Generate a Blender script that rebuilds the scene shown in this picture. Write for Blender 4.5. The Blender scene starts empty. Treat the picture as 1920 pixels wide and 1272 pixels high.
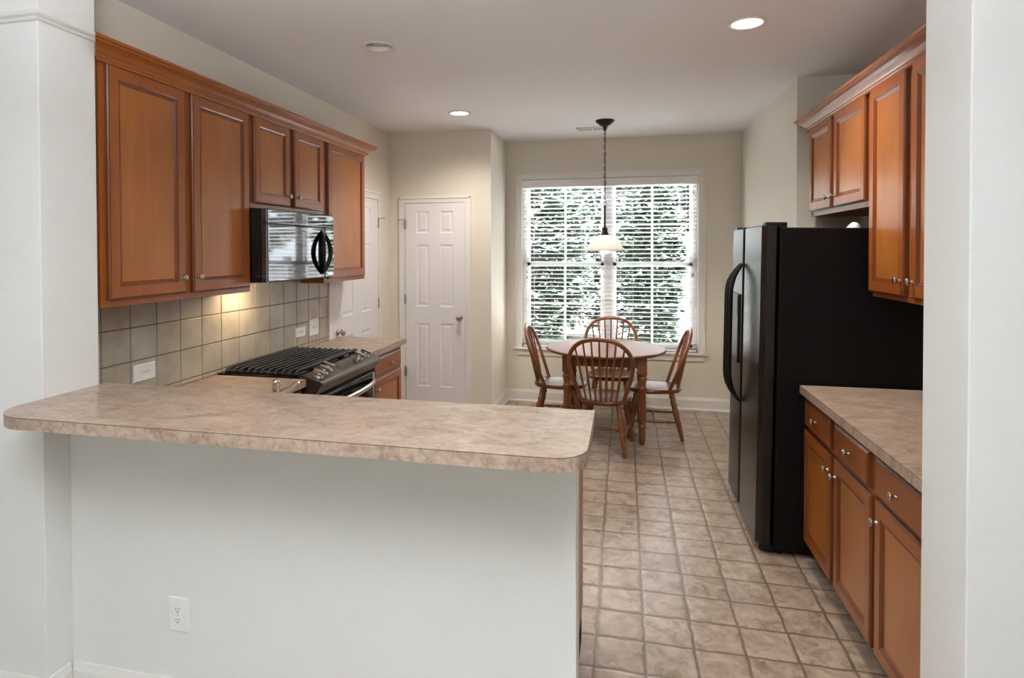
import bpy, math, random
from mathutils import Vector, Matrix

random.seed(7)
PI = math.pi
scene = bpy.context.scene
COL = scene.collection

# ------------------------------------------------------------------ camera
F_PX, CX, CY = 1149.448, 902.626, 486.483
YAW, PITCH, ROLL, CAM_H = 0.229426, 0.016244, -0.0023417, 1.61752
W_PX, H_PX = 1920.0, 1272.0
cam_data = bpy.data.cameras.new('camera')
cam = bpy.data.objects.new('camera', cam_data)
COL.objects.link(cam)
cam_data.sensor_fit = 'HORIZONTAL'
cam_data.sensor_width = 36.0
cam_data.lens = 36.0 * F_PX / W_PX
cam_data.shift_x = (W_PX / 2 - CX) / W_PX
cam_data.shift_y = (CY - H_PX / 2) / W_PX
cam_data.clip_start = 0.02
_c, _s, _cp, _sp = math.cos(YAW), math.sin(YAW), math.cos(PITCH), math.sin(PITCH)
_R = Vector((_c, _s, 0)); _U = Vector((-_s * _sp, _c * _sp, _cp)); _F = Vector((-_s * _cp, _c * _cp, -_sp))
_R2 = _R * math.cos(ROLL) + _U * math.sin(ROLL)
_U2 = _U * math.cos(ROLL) - _R * math.sin(ROLL)
cam.matrix_world = Matrix(((_R2.x, _U2.x, -_F.x, 0), (_R2.y, _U2.y, -_F.y, 0), (_R2.z, _U2.z, -_F.z, CAM_H), (0, 0, 0, 1)))
scene.camera = cam

# ------------------------------------------------------------------ world, lights, exposure
world = bpy.data.worlds.new('world'); scene.world = world
world.use_nodes = True
wn = world.node_tree
wn.nodes['Background'].inputs['Color'].default_value = (0.84, 0.93, 1.0, 1)
wn.nodes['Background'].inputs['Strength'].default_value = 2.5

scene.view_settings.view_transform = 'Standard'
scene.view_settings.look = 'None'
scene.view_settings.gamma = 1.0
scene.view_settings.exposure = 0.98
scene.view_settings.use_curve_mapping = False
scene.cycles.max_bounces = 10
scene.cycles.diffuse_bounces = 6
scene.cycles.glossy_bounces = 5
scene.cycles.transparent_max_bounces = 16
scene.cycles.sample_clamp_indirect = 25.0
scene.cycles.caustics_reflective = False
scene.cycles.caustics_refractive = False


def area(name, loc, rot, sx, sy, watts, col):
    l = bpy.data.lights.new(name, 'AREA'); l.shape = 'RECTANGLE'; l.size = sx; l.size_y = sy
    l.energy = watts; l.color = col
    o = bpy.data.objects.new(name, l); COL.objects.link(o)
    o.location = loc; o.rotation_euler = rot
    return o


# daylight arriving through the windows of the front room behind the viewer
area('front_room_window_light', (-1.6, -3.30, 1.55), (-PI / 2, 0, PI), 1.7, 1.7, 4, (0.86, 0.94, 1.0))
area('front_room_window_light', (1.6, -3.30, 1.55), (-PI / 2, 0, PI), 1.7, 1.7, 4, (0.86, 0.94, 1.0))
sun = bpy.data.lights.new('sun', 'SUN'); sun.energy = 92; sun.angle = math.radians(3); sun.color = (0.90, 0.96, 1.0)
sun_o = bpy.data.objects.new('sun', sun); COL.objects.link(sun_o)
sun_o.rotation_euler = Vector((-0.20, 0.16, -0.97)).to_track_quat('-Z', 'Y').to_euler()
pt = area('window_portal', (-0.17, 6.62, 1.45), (-PI / 2, 0, 0), 1.80, 1.80, 1, (1, 1, 1)); pt.data.cycles.is_portal = True
# added bare area light, bounced off the front-room ceiling to brighten the room
area('added_bounce_uplight', (-0.5, 0.2, 2.15), (PI, 0, 0), 0.9, 0.9, 66, (0.925, 0.965, 1.0))

# ------------------------------------------------------------------ dimensions
CEIL = 2.757
XK = -2.25            # kitchen wall, left
XN, YP = -1.2335, 5.69  # pantry block
YB = 6.45             # window wall
XR, YA, XA = 1.12, 4.48, 1.505
BL = -2.05            # left jamb face of the wide opening
JR = 0.85             # right jamb face
YCF, YCB = 1.791, 2.037
YPW, YPB = 1.90, 2.015


# ------------------------------------------------------------------ materials
def hexlin(r, g, b):
    def f(c):
        c /= 255.0
        return c / 12.92 if c <= 0.04045 else ((c + 0.055) / 1.055) ** 2.4
    return (f(r), f(g), f(b), 1.0)


class NT:
    def __init__(self, name):
        self.m = bpy.data.materials.new(name); self.m.use_nodes = True
        self.t = self.m.node_tree
        self.b = self.t.nodes['Principled BSDF']
        self.out = self.t.nodes['Material Output']

    def n(self, typ, **kw):
        x = self.t.nodes.new(typ)
        for k, v in kw.items():
            if k.startswith('i_'):
                x.inputs[k[2:].replace('_', ' ')].default_value = v
            else:
                setattr(x, k, v)
        return x

    def l(self, a, b):
        self.t.links.new(a, b)

    def coord(self, scale=(1, 1, 1), rot=(0, 0, 0), kind='Object', loc=(0, 0, 0)):
        tc = self.n('ShaderNodeTexCoord'); mp = self.n('ShaderNodeMapping')
        mp.inputs['Scale'].default_value = scale; mp.inputs['Rotation'].default_value = rot
        mp.inputs['Location'].default_value = loc
        self.l(tc.outputs[kind], mp.inputs['Vector'])
        return mp.outputs['Vector']

    def ramp(self, stops, fac, interp='LINEAR'):
        r = self.n('ShaderNodeValToRGB'); cr = r.color_ramp; cr.interpolation = interp
        while len(cr.elements) < len(stops): cr.elements.new(0.5)
        for e, (p, c) in zip(cr.elements, stops): e.position = p; e.color = c
        self.l(fac, r.inputs['Fac'])
        return r.outputs['Color']

    def bump(self, h, strength, dist):
        b = self.n('ShaderNodeBump'); b.inputs['Strength'].default_value = strength
        b.inputs['Distance'].default_value = dist
        self.l(h, b.inputs['Height']); self.l(b.outputs['Normal'], self.b.inputs['Normal'])

    def mix(self, a, b, fac, mode='MIX'):
        x = self.n('ShaderNodeMix', data_type='RGBA', blend_type=mode)
        for s, v in ((x.inputs[6], a), (x.inputs[7], b)):
            if isinstance(v, tuple): s.default_value = v
            else: self.l(v, s)
        if isinstance(fac, (int, float)): x.inputs[0].default_value = fac
        else: self.l(fac, x.inputs[0])
        return x.outputs[2]


def plain(name, col, rough=0.5, metal=0.0, spec=0.5, noise=0.0, nscale=20.0, bump=0.0, coat=0.0):
    q = NT(name); b = q.b
    b.inputs['Roughness'].default_value = rough; b.inputs['Metallic'].default_value = metal
    b.inputs['Specular IOR Level'].default_value = spec
    b.inputs['Coat Weight'].default_value = coat; b.inputs['Coat Roughness'].default_value = 0.15
    v = q.coord()
    nz = q.n('ShaderNodeTexNoise'); nz.inputs['Scale'].default_value = nscale; nz.inputs['Detail'].default_value = 4
    q.l(v, nz.inputs['Vector'])
    lo = tuple(c * (1 - noise) for c in col[:3]) + (1,)
    hi = tuple(min(1, c * (1 + noise)) for c in col[:3]) + (1,)
    q.l(q.ramp([(0.3, lo), (0.7, hi)], nz.outputs['Fac']), b.inputs['Base Color'])
    if bump: q.bump(nz.outputs['Fac'], bump, 0.01)
    return q.m


def wood(name, dark, mid, light, rough=0.32, gscale=(30, 30, 2.2), coat=0.25, mott=3.0):
    q = NT(name); b = q.b
    v = q.coord(scale=gscale)
    n1 = q.n('ShaderNodeTexNoise'); n1.inputs['Scale'].default_value = 2.0; n1.inputs['Detail'].default_value = 6
    n1.inputs['Distortion'].default_value = 0.6
    q.l(v, n1.inputs['Vector'])
    v2 = q.coord(scale=(1, 1, 0.6))
    n2 = q.n('ShaderNodeTexNoise'); n2.inputs['Scale'].default_value = mott; n2.inputs['Detail'].default_value = 3
    q.l(v2, n2.inputs['Vector'])
    c1 = q.ramp([(0.25, dark), (0.5, mid), (0.8, light)], n1.outputs['Fac'])
    c2 = q.ramp([(0.3, dark), (0.5, mid), (0.72, light)], n2.outputs['Fac'])
    q.l(q.mix(c1, c2, 0.6), b.inputs['Base Color'])
    b.inputs['Roughness'].default_value = rough
    b.inputs['Coat Weight'].default_value = coat; b.inputs['Coat Roughness'].default_value = 0.18
    q.bump(n1.outputs['Fac'], 0.06, 0.002)
    return q.m


M = {}
M['paint'] = plain('wall_paint_cream', (0.74, 0.70, 0.615, 1), 0.75, spec=0.25, noise=0.012, nscale=160, bump=0.03)
M['paint_front'] = plain('wall_paint_white', (0.77, 0.77, 0.755, 1), 0.75, spec=0.25, noise=0.012, nscale=160, bump=0.03)
M['ceiling'] = plain('ceiling_paint', (0.82, 0.82, 0.825, 1), 0.9, spec=0.15, noise=0.012, nscale=120, bump=0.04)
M['trim'] = plain('white_trim_paint', (0.78, 0.77, 0.745, 1), 0.35, spec=0.45, noise=0.01, nscale=40)
M['door'] = plain('white_door_paint', (0.78, 0.77, 0.79, 1), 0.4, spec=0.45, noise=0.012, nscale=30)
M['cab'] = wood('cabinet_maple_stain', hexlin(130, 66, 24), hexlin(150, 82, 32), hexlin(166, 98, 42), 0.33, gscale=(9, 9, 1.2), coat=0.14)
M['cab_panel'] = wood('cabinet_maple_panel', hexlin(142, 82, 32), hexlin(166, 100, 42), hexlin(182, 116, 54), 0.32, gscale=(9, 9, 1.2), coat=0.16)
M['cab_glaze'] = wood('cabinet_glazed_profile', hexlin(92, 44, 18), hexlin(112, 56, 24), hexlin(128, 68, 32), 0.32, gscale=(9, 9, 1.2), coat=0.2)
M['crown'] = wood('crown_maple_stain', hexlin(134, 72, 26), hexlin(154, 86, 34), hexlin(170, 102, 46), 0.30, gscale=(9, 1.2, 9), coat=0.25)
M['chair'] = wood('chair_oak_stain', hexlin(92, 48, 18), hexlin(120, 66, 26), hexlin(142, 84, 38), 0.30, gscale=(34, 34, 4), coat=0.3, mott=6)
M['seat'] = wood('seat_oak_stain', hexlin(84, 42, 18), hexlin(108, 56, 24), hexlin(128, 72, 34), 0.28, gscale=(34, 4, 34), coat=0.3, mott=6)
M['table'] = wood('table_cherry_stain', hexlin(78, 38, 20), hexlin(102, 54, 32), hexlin(120, 68, 42), 0.40, gscale=(3, 26, 26), coat=0.0, mott=4)
M['nickel'] = plain('brushed_nickel', (0.42, 0.39, 0.35, 1), 0.28, metal=1.0, noise=0.05, nscale=80)
M['chrome'] = plain('chrome', (0.72, 0.68, 0.64, 1), 0.12, metal=1.0, noise=0.02)
M['bronze'] = plain('dark_bronze', (0.035, 0.026, 0.02, 1), 0.35, metal=0.6, noise=0.2, nscale=60)
M['black_gloss'] = plain('black_gloss_enamel', (0.006, 0.006, 0.007, 1), 0.06, spec=0.6, noise=0.1)
M['mirror_black'] = plain('mirrored_black_glass', (0.006, 0.006, 0.007, 1), 0.04, spec=0.5, noise=0.05)
M['mirror_black'].node_tree.nodes['Principled BSDF'].inputs['IOR'].default_value = 2.3
M['black_door'] = plain('black_satin_enamel', (0.008, 0.007, 0.007, 1), 0.24, spec=0.5, noise=0.2, nscale=160, bump=0.03)
M['black_side'] = plain('black_textured_enamel', (0.004, 0.003, 0.003, 1), 0.5, spec=0.16, noise=0.3, nscale=300, bump=0.1)
M['black_plastic'] = plain('black_plastic', (0.007, 0.006, 0.006, 1), 0.35, spec=0.3, noise=0.15, nscale=90)
M['iron'] = plain('cast_iron', (0.018, 0.016, 0.015, 1), 0.5, spec=0.5, noise=0.3, nscale=200, bump=0.12)
M['slate'] = plain('dark_stainless', (0.13, 0.115, 0.105, 1), 0.33, metal=0.85, noise=0.08, nscale=50)
M['steel'] = plain('stainless', (0.62, 0.60, 0.58, 1), 0.25, metal=1.0, noise=0.04, nscale=60)
M['white_plastic'] = plain('white_plastic', (0.80, 0.80, 0.79, 1), 0.35, spec=0.45, noise=0.01)
M['slot'] = plain('outlet_slot_dark', (0.03, 0.03, 0.03, 1), 0.6)
M['grout'] = plain('tile_grout', hexlin(118, 106, 90), 0.9, noise=0.08, nscale=120)
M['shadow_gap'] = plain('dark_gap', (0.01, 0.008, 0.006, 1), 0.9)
M['seam'] = plain('laminate_seam', hexlin(78, 66, 56), 0.5)
M['vinyl_white'] = plain('white_vinyl', (0.82, 0.82, 0.82, 1), 0.4, noise=0.01)
M['fence_vinyl'] = plain('darkened_white_vinyl', (0.085, 0.085, 0.088, 1), 0.5, noise=0.04)  # base colour darkened so the sunlit fence does not clip
M['slat'] = plain('blind_slat_white', (0.84, 0.84, 0.84, 1), 0.45, noise=0.01)
M['cord'] = plain('blind_cord', (0.7, 0.69, 0.66, 1), 0.8)
M['trunk'] = plain('tree_bark', (0.10, 0.08, 0.06, 1), 0.9, noise=0.3, nscale=30)
M['ground'] = plain('garden_ground', (0.06, 0.055, 0.04, 1), 0.95, noise=0.35, nscale=6)
M['carpet'] = plain('front_room_carpet', (0.50, 0.45, 0.38, 1), 0.95, noise=0.1, nscale=200, bump=0.2)
M['cap_white'] = plain('crumpled_white_plastic', (0.75, 0.77, 0.78, 1), 0.3, noise=0.02)


def leaf_mat():
    q = NT('broad_leaf_green')
    v = q.coord(scale=(1, 1, 1))
    nz = q.n('ShaderNodeTexNoise'); nz.inputs['Scale'].default_value = 9; nz.inputs['Detail'].default_value = 5
    q.l(v, nz.inputs['Vector'])
    q.l(q.ramp([(0.35, (0.018, 0.034, 0.022, 1)), (0.52, (0.040, 0.066, 0.040, 1)), (0.70, (0.080, 0.112, 0.070, 1))], nz.outputs['Fac']),
        q.b.inputs['Base Color'])
    q.b.inputs['Roughness'].default_value = 0.35
    return q.m


M['leaf'] = leaf_mat()


def paver():
    q = NT('pale_bounce_paver')  # pale paving colour, set to bounce light indoors
    br = q.n('ShaderNodeTexBrick'); br.inputs['Scale'].default_value = 5
    br.inputs['Color1'].default_value = hexlin(196, 192, 190); br.inputs['Color2'].default_value = hexlin(188, 184, 182)
    br.inputs['Mortar'].default_value = hexlin(200, 195, 190)
    q.l(q.coord(), br.inputs['Vector']); q.l(br.outputs['Color'], q.b.inputs['Base Color'])
    q.b.inputs['Roughness'].default_value = 0.9
    return q.m


M['paver'] = paver()


def laminate():
    q = NT('mottled_beige_laminate')
    v = q.coord(scale=(1.0, 1.7, 1.0))
    a = q.n('ShaderNodeTexNoise'); a.inputs['Scale'].default_value = 9; a.inputs['Detail'].default_value = 8
    a.inputs['Roughness'].default_value = 0.66; a.inputs['Distortion'].default_value = 0.8
    q.l(v, a.inputs['Vector'])
    b = q.n('ShaderNodeTexNoise'); b.inputs['Scale'].default_value = 38; b.inputs['Detail'].default_value = 6
    b.inputs['Distortion'].default_value = 1.2
    q.l(v, b.inputs['Vector'])
    c1 = q.ramp([(0.34, hexlin(116, 95, 79)), (0.46, hexlin(154, 132, 114)), (0.56, hexlin(174, 154, 137)), (0.70, hexlin(196, 178, 162))], a.outputs['Fac'])
    c2 = q.ramp([(0.34, hexlin(136, 116, 99)), (0.48, hexlin(178, 157, 139)), (0.66, hexlin(200, 182, 166))], b.outputs['Fac'])
    q.l(q.mix(c1, c2, 0.42), q.b.inputs['Base Color'])
    q.b.inputs['Roughness'].default_value = 0.33
    q.b.inputs['Specular IOR Level'].default_value = 0.5
    q.bump(b.outputs['Fac'], 0.03, 0.002)
    return q.m


M['lam'] = laminate()


def ceramic():
    q = NT('beige_ceramic_tile')
    a = q.n('ShaderNodeTexNoise'); a.inputs['Scale'].default_value = 7; a.inputs['Detail'].default_value = 7
    q.l(q.coord(), a.inputs['Vector'])
    q.l(q.ramp([(0.3, hexlin(156, 148, 134)), (0.52, hexlin(172, 165, 151)), (0.75, hexlin(184, 178, 165))], a.outputs['Fac']), q.b.inputs['Base Color'])
    q.b.inputs['Roughness'].default_value = 0.35
    q.bump(a.outputs['Fac'], 0.08, 0.004)
    return q.m


M['tile'] = ceramic()


def vinyl():
    """Sheet-vinyl stone tiles: 0.198 x 0.1735 grid with wavering joints, each tile its own tone."""
    q = NT('stone_pattern_vinyl')
    tc = q.n('ShaderNodeTexCoord')
    wob = q.n('ShaderNodeTexNoise'); wob.inputs['Scale'].default_value = 12; wob.inputs['Detail'].default_value = 7; wob.inputs['Roughness'].default_value = 0.62
    q.l(tc.outputs['Object'], wob.inputs['Vector'])
    sub = q.n('ShaderNodeVectorMath', operation='SUBTRACT'); sub.inputs[1].default_value = (0.5, 0.5, 0.5)
    q.l(wob.outputs['Color'], sub.inputs[0])
    scl = q.n('ShaderNodeVectorMath', operation='SCALE'); scl.inputs['Scale'].default_value = 0.026
    q.l(sub.outputs['Vector'], scl.inputs[0])
    add = q.n('ShaderNodeVectorMath', operation='ADD')
    q.l(tc.outputs['Object'], add.inputs[0]); q.l(scl.outputs['Vector'], add.inputs[1])
    mp = q.n('ShaderNodeMapping', vector_type='POINT')
    TX, TY = 0.1962, 0.1962
    mp.inputs['Scale'].default_value = (1 / TX, 1 / TY, 1)
    mp.inputs['Location'].default_value = (0.1154 / TX + 40, -2.7768 / TY + 40, 0)
    q.l(add.outputs['Vector'], mp.inputs['Vector'])
    sep = q.n('ShaderNodeSeparateXYZ'); q.l(mp.outputs['Vector'], sep.inputs['Vector'])

    def mth(op, a, b=None):
        x = q.n('ShaderNodeMath', operation=op)
        for i, v in enumerate((a, b)):
            if v is None: continue
            if isinstance(v, (int, float)): x.inputs[i].default_value = v
            else: q.l(v, x.inputs[i])
        return x.outputs[0]
    ds = []
    for ax in ('X', 'Y'):
        fr = mth('FRACT', sep.outputs[ax])
        ds.append(mth('SUBTRACT', 0.5, mth('ABSOLUTE', mth('SUBTRACT', fr, 0.5))))
    d = mth('MINIMUM', ds[0], ds[1])
    fl = q.n('ShaderNodeVectorMath', operation='FLOOR'); q.l(mp.outputs['Vector'], fl.inputs[0])
    wn_ = q.n('ShaderNodeTexWhiteNoise', noise_dimensions='3D'); q.l(fl.outputs['Vector'], wn_.inputs['Vector'])
    tone = q.ramp([(0.0, hexlin(138, 120, 104)), (0.35, hexlin(160, 143, 128)), (0.7, hexlin(174, 156, 138)), (1.0, hexlin(152, 139, 127))], wn_.outputs['Value'])
    # each tile takes its own patch of the stone pattern
    off = q.n('ShaderNodeVectorMath', operation='MULTIPLY_ADD')
    q.l(wn_.outputs['Color'], off.inputs[0]); off.inputs[1].default_value = (5, 5, 5)
    q.l(tc.outputs['Object'], off.inputs[2])
    st = q.n('ShaderNodeTexNoise'); st.inputs['Scale'].default_value = 11; st.inputs['Detail'].default_value = 9
    st.inputs['Roughness'].default_value = 0.62; st.inputs['Distortion'].default_value = 0.7
    q.l(off.outputs['Vector'], st.inputs['Vector'])
    stone = q.ramp([(0.28, hexlin(92, 74, 58)), (0.44, hexlin(150, 130, 112)), (0.56, hexlin(180, 163, 146)), (0.72, hexlin(206, 194, 180))], st.outputs['Fac'])
    body = q.mix(tone, stone, 0.6)
    jr = q.n('ShaderNodeMapRange', interpolation_type='SMOOTHSTEP')
    jr.inputs['From Min'].default_value = 0.012; jr.inputs['From Max'].default_value = 0.050
    q.l(d, jr.inputs['Value'])
    colr = q.mix(hexlin(112, 97, 82), body, jr.outputs['Result'])
    q.l(colr, q.b.inputs['Base Color'])
    q.b.inputs['Roughness'].default_value = 0.30
    q.b.inputs['Specular IOR Level'].default_value = 0.6
    hm = q.n('ShaderNodeMapRange', interpolation_type='SMOOTHSTEP')
    hm.inputs['From Min'].default_value = 0.0; hm.inputs['From Max'].default_value = 0.10
    q.l(d, hm.inputs['Value'])
    h = mth('ADD', mth('MULTIPLY', hm.outputs['Result'], 0.7), mth('MULTIPLY', st.outputs['Fac'], 0.5))
    q.bump(h, 0.35, 0.006)
    return q.m


M['floor'] = vinyl()


def glass(name, tint=(1, 1, 1, 1), rough=0.0):
    q = NT(name); q.t.nodes.remove(q.b)
    tr = q.n('ShaderNodeBsdfTransparent'); tr.inputs['Color'].default_value = tint
    gl = q.n('ShaderNodeBsdfGlossy'); gl.inputs['Roughness'].default_value = rough
    fr = q.n('ShaderNodeFresnel'); fr.inputs['IOR'].default_value = 1.45
    mx = q.n('ShaderNodeMixShader')
    q.l(fr.outputs[0], mx.inputs[0]); q.l(tr.outputs[0], mx.inputs[1]); q.l(gl.outputs[0], mx.inputs[2])
    q.l(mx.outputs[0], q.out.inputs['Surface'])
    return q.m


M['glass'] = glass('window_glass')


def emit(name, col, strength):
    q = NT(name)
    q.b.inputs['Base Color'].default_value = (0.9, 0.9, 0.9, 1)
    q.b.inputs['Emission Color'].default_value = col
    q.b.inputs['Emission Strength'].default_value = strength
    return q.m


M['bulb_on'] = emit('lit_bulb', (1.0, 0.93, 0.84, 1), 6.0)
M['led_on'] = emit('lit_flood_lamp', (1.0, 0.94, 0.86, 1), 22)
M['bulb_off'] = plain('unlit_flood_lamp', (0.70, 0.66, 0.60, 1), 0.35)
M['can'] = plain('white_can_baffle', (0.78, 0.74, 0.68, 1), 0.5)


def shade_mat():
    q = NT('frosted_white_glass')
    q.t.nodes.remove(q.b)
    df = q.n('ShaderNodeBsdfDiffuse'); df.inputs['Color'].default_value = (0.90, 0.86, 0.82, 1)
    tl = q.n('ShaderNodeBsdfTranslucent'); tl.inputs['Color'].default_value = (0.95, 0.90, 0.85, 1)
    gl = q.n('ShaderNodeBsdfGlossy'); gl.inputs['Roughness'].default_value = 0.25
    m1 = q.n('ShaderNodeMixShader'); m1.inputs[0].default_value = 0.6
    m2 = q.n('ShaderNodeMixShader'); m2.inputs[0].default_value = 0.05
    q.l(df.outputs[0], m1.inputs[1]); q.l(tl.outputs[0], m1.inputs[2])
    q.l(m1.outputs[0], m2.inputs[1]); q.l(gl.outputs[0], m2.inputs[2])
    q.l(m2.outputs[0], q.out.inputs['Surface'])
    return q.m


M['shade'] = shade_mat()


# ------------------------------------------------------------------ mesh building
class MB:
    """Collects shapes and links them as ONE mesh object."""

    def __init__(self, mat=None):
        self.v = []; self.f = []; self.mi = []; self.sm = []
        self.mats = [M[mat]] if mat else []
        self.cur = 0
        self.T = Matrix.Identity(4)

    def mat(self, name):
        m = M[name]
        if m not in self.mats: self.mats.append(m)
        self.cur = self.mats.index(m)
        return self

    def add(self, vs, fs, smooth=False):
        b = len(self.v)
        self.v += [tuple(self.T @ Vector(p)) for p in vs]
        for f in fs:
            self.f.append([b + i for i in f]); self.mi.append(self.cur); self.sm.append(smooth)

    def box(self, x0, x1, y0, y1, z0, z1):
        if x1 < x0: x0, x1 = x1, x0
        if y1 < y0: y0, y1 = y1, y0
        if z1 < z0: z0, z1 = z1, z0
        vs = [(x0, y0, z0), (x1, y0, z0), (x1, y1, z0), (x0, y1, z0), (x0, y0, z1), (x1, y0, z1), (x1, y1, z1), (x0, y1, z1)]
        self.add(vs, [(0, 3, 2, 1), (4, 5, 6, 7), (0, 1, 5, 4), (1, 2, 6, 5), (2, 3, 7, 6), (3, 0, 4, 7)])
        return self

    def loft(self, loops, cap0=True, cap1=True, smooth=False, closed=True):
        n = len(loops[0]); vs = [p for L in loops for p in L]; fs = []
        for k in range(len(loops) - 1):
            for i in range(n if closed else n - 1):
                j = (i + 1) % n
                fs.append((k * n + i, k * n + j, (k + 1) * n + j, (k + 1) * n + i))
        self.add(vs, fs, smooth)
        if cap0: self.add(loops[0], [tuple(reversed(range(n)))])
        if cap1: self.add(loops[-1], [tuple(range(n))])
        return self

    def lathe(self, prof, seg=24, center=(0, 0, 0), axis='Z', smooth=True, cap0=True, cap1=True):
        loops = []
        for r, h in prof:
            L = []
            for i in range(seg):
                a = 2 * PI * i / seg
                p = (r * math.cos(a), r * math.sin(a), h)
                if axis == 'X': p = (p[2], p[0], p[1])
                elif axis == 'Y': p = (p[1], p[2], p[0])
                L.append((p[0] + center[0], p[1] + center[1], p[2] + center[2]))
            loops.append(L)
        return self.loft(loops, cap0, cap1, smooth)

    def tube(self, pts, rad, seg=10, smooth=True, sx=1.0, up=None, close=False):
        """Sweep along pts; rad is one number or one per point; sx squashes one axis."""
        P = [Vector(p) for p in pts]; n = len(P)
        R = rad if isinstance(rad, (list, tuple)) else [rad] * n
        loops = []; ref = Vector(up) if up else None
        for i in range(n):
            if close: t = (P[(i + 1) % n] - P[i - 1])
            else: t = (P[min(i + 1, n - 1)] - P[max(i - 1, 0)])
            t.normalize()
            if ref is None:
                ref = Vector((0, 0, 1)) if abs(t.z) < 0.9 else Vector((1, 0, 0))
            a = (ref - t * ref.dot(t))
            if a.length < 1e-5: a = Vector((1, 0, 0)) - t * t.x
            a.normalize(); b = t.cross(a)
            if not up: ref = a
            loops.append([tuple(P[i] + a * (R[i] * math.cos(2 * PI * k / seg)) + b * (R[i] * sx * math.sin(2 * PI * k / seg))) for k in range(seg)])
        if close:
            loops.append(loops[0])
            return self.loft(loops, False, False, smooth)
        return self.loft(loops, True, True, smooth)

    def turned(self, p0, p1, prof, seg=12):
        """A turned post from p0 to p1: prof = (fraction, radius) list."""
        p0 = Vector(p0); p1 = Vector(p1); t = (p1 - p0)
        d = t.normalized()
        a = d.orthogonal().normalized(); b = d.cross(a)
        loops = [[tuple(p0 + t * s + a * (r * math.cos(2 * PI * k / seg)) + b * (r * math.sin(2 * PI * k / seg))) for k in range(seg)] for s, r in prof]
        return self.loft(loops, True, True, True)

    def prism(self, poly, z0, z1):
        return self.loft([[(x, y, z0) for x, y in poly], [(x, y, z1) for x, y in poly]])

    def nested(self, w, h, steps, cap=True, mats=None):
        """Rectangular rings in the local XY plane (z out): steps = (inset, z); mats = one material per ring, then the cap's."""
        loops = [[(i, i, z), (w - i, i, z), (w - i, h - i, z), (i, h - i, z)] for i, z in steps]
        if mats is None: return self.loft(loops, False, cap)
        for k in range(len(loops) - 1):
            self.mat(mats[k]); self.loft(loops[k:k + 2], False, False)
        self.mat(mats[-1]); self.add(loops[-1], [(0, 1, 2, 3)])
        return self

    def build(self, name, parent=None, bevel=0.0, seg=2, angle=35, sub=0, props=None):
        me = bpy.data.meshes.new(name)
        org = Vector(parent['_org']) if (parent is not None and '_org' in parent) else Vector((0, 0, 0))
        me.from_pydata([tuple(Vector(p) - org) for p in self.v], [], self.f)
        for m in self.mats: me.materials.append(m)
        me.polygons.foreach_set('material_index', self.mi)
        me.polygons.foreach_set('use_smooth', self.sm)
        me.update()
        o = bpy.data.objects.new(name, me); COL.objects.link(o)
        if bevel:
            md = o.modifiers.new('bevel', 'BEVEL'); md.width = bevel; md.segments = seg
            md.limit_method = 'ANGLE'; md.angle_limit = math.radians(angle)
        if sub:
            md = o.modifiers.new('sub', 'SUBSURF'); md.levels = sub; md.render_levels = sub
        if parent is not None:
            o.parent = parent
            o['_org'] = tuple(org)
        if props:
            for k, v in props.items(): o[k] = v
        return o


def thing(name, label, cat, loc=(0, 0, 0), group=None, world_coords=True):
    o = bpy.data.objects.new(name, None); COL.objects.link(o)
    o.empty_display_size = 0.1
    o.location = loc
    o['label'] = label; o['category'] = cat
    if group: o['group'] = group
    o['_org'] = tuple(loc) if world_coords else (0.0, 0.0, 0.0)
    return o


def tag(o, label, cat, group=None):
    o['label'] = label; o['category'] = cat
    if group: o['group'] = group
    return o


def struct(o):
    o['kind'] = 'structure'
    return o


def sempty(name, loc=(0, 0, 0)):
    o = bpy.data.objects.new(name, None); COL.objects.link(o); o.empty_display_size = 0.1
    o.location = loc; o['kind'] = 'structure'; o['_org'] = tuple(loc)
    return o


def frame(o, u, v):
    """Local x -> u, local y -> v, local z -> u x v, origin o."""
    u = Vector(u); v = Vector(v); n = u.cross(v)
    return Matrix(((u.x, v.x, n.x, o[0]), (u.y, v.y, n.y, o[1]), (u.z, v.z, n.z, o[2]), (0, 0, 0, 1)))


def copy_tree(root, loc=None, rotz=None, label=None):
    r = root.copy(); COL.objects.link(r)
    if loc is not None: r.location = loc
    if rotz is not None: r.rotation_euler = (0, 0, rotz)
    if label: r['label'] = label
    for ch in list(root.children):
        c = ch.copy(); COL.objects.link(c); c.parent = r
        for g in list(ch.children):
            d = g.copy(); COL.objects.link(d); d.parent = c
    return r


def sweep_yz(mb, prof, p_from, p_to, out):
    """Straight moulding: prof = (outward, up) list, between two points at its base line."""
    a = Vector(p_from); b = Vector(p_to); out = Vector(out)
    mb.loft([[tuple(a + out * s + Vector((0, 0, h))) for s, h in prof], [tuple(b + out * s + Vector((0, 0, h))) for s, h in prof]])


# ------------------------------------------------------------------ room shell
T = 0.12
o = MB('floor'); o.box(-2.6, 2.0, YPB - 0.05, YB + 0.3, -0.09, 0.0); struct(o.build('floor'))
o = MB('carpet'); o.box(-4.2, 4.2, -3.7, YPB - 0.05, -0.17, -0.075); struct(o.build('floor'))
o = MB('ceiling'); o.box(-4.3, 4.3, -3.7, YB + 0.3, CEIL, CEIL + 0.1)
ceil_holes = [(0.60, 3.334), (-1.345, 3.236), (-1.343, 4.96)]
ceiling = struct(o.build('ceiling'))
cut = MB()
for x, y in ceil_holes: cut.lathe([(0.074, CEIL - 0.05), (0.074, CEIL + 0.085)], 40, (x, y, 0), smooth=False)
cutter = cut.build('ceiling_cutter')
md = ceiling.modifiers.new('holes', 'BOOLEAN'); md.object = cutter; md.operation = 'DIFFERENCE'; md.solver = 'EXACT'
dg = bpy.context.evaluated_depsgraph_get()
new_me = bpy.data.meshes.new_from_object(ceiling.evaluated_get(dg))
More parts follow.
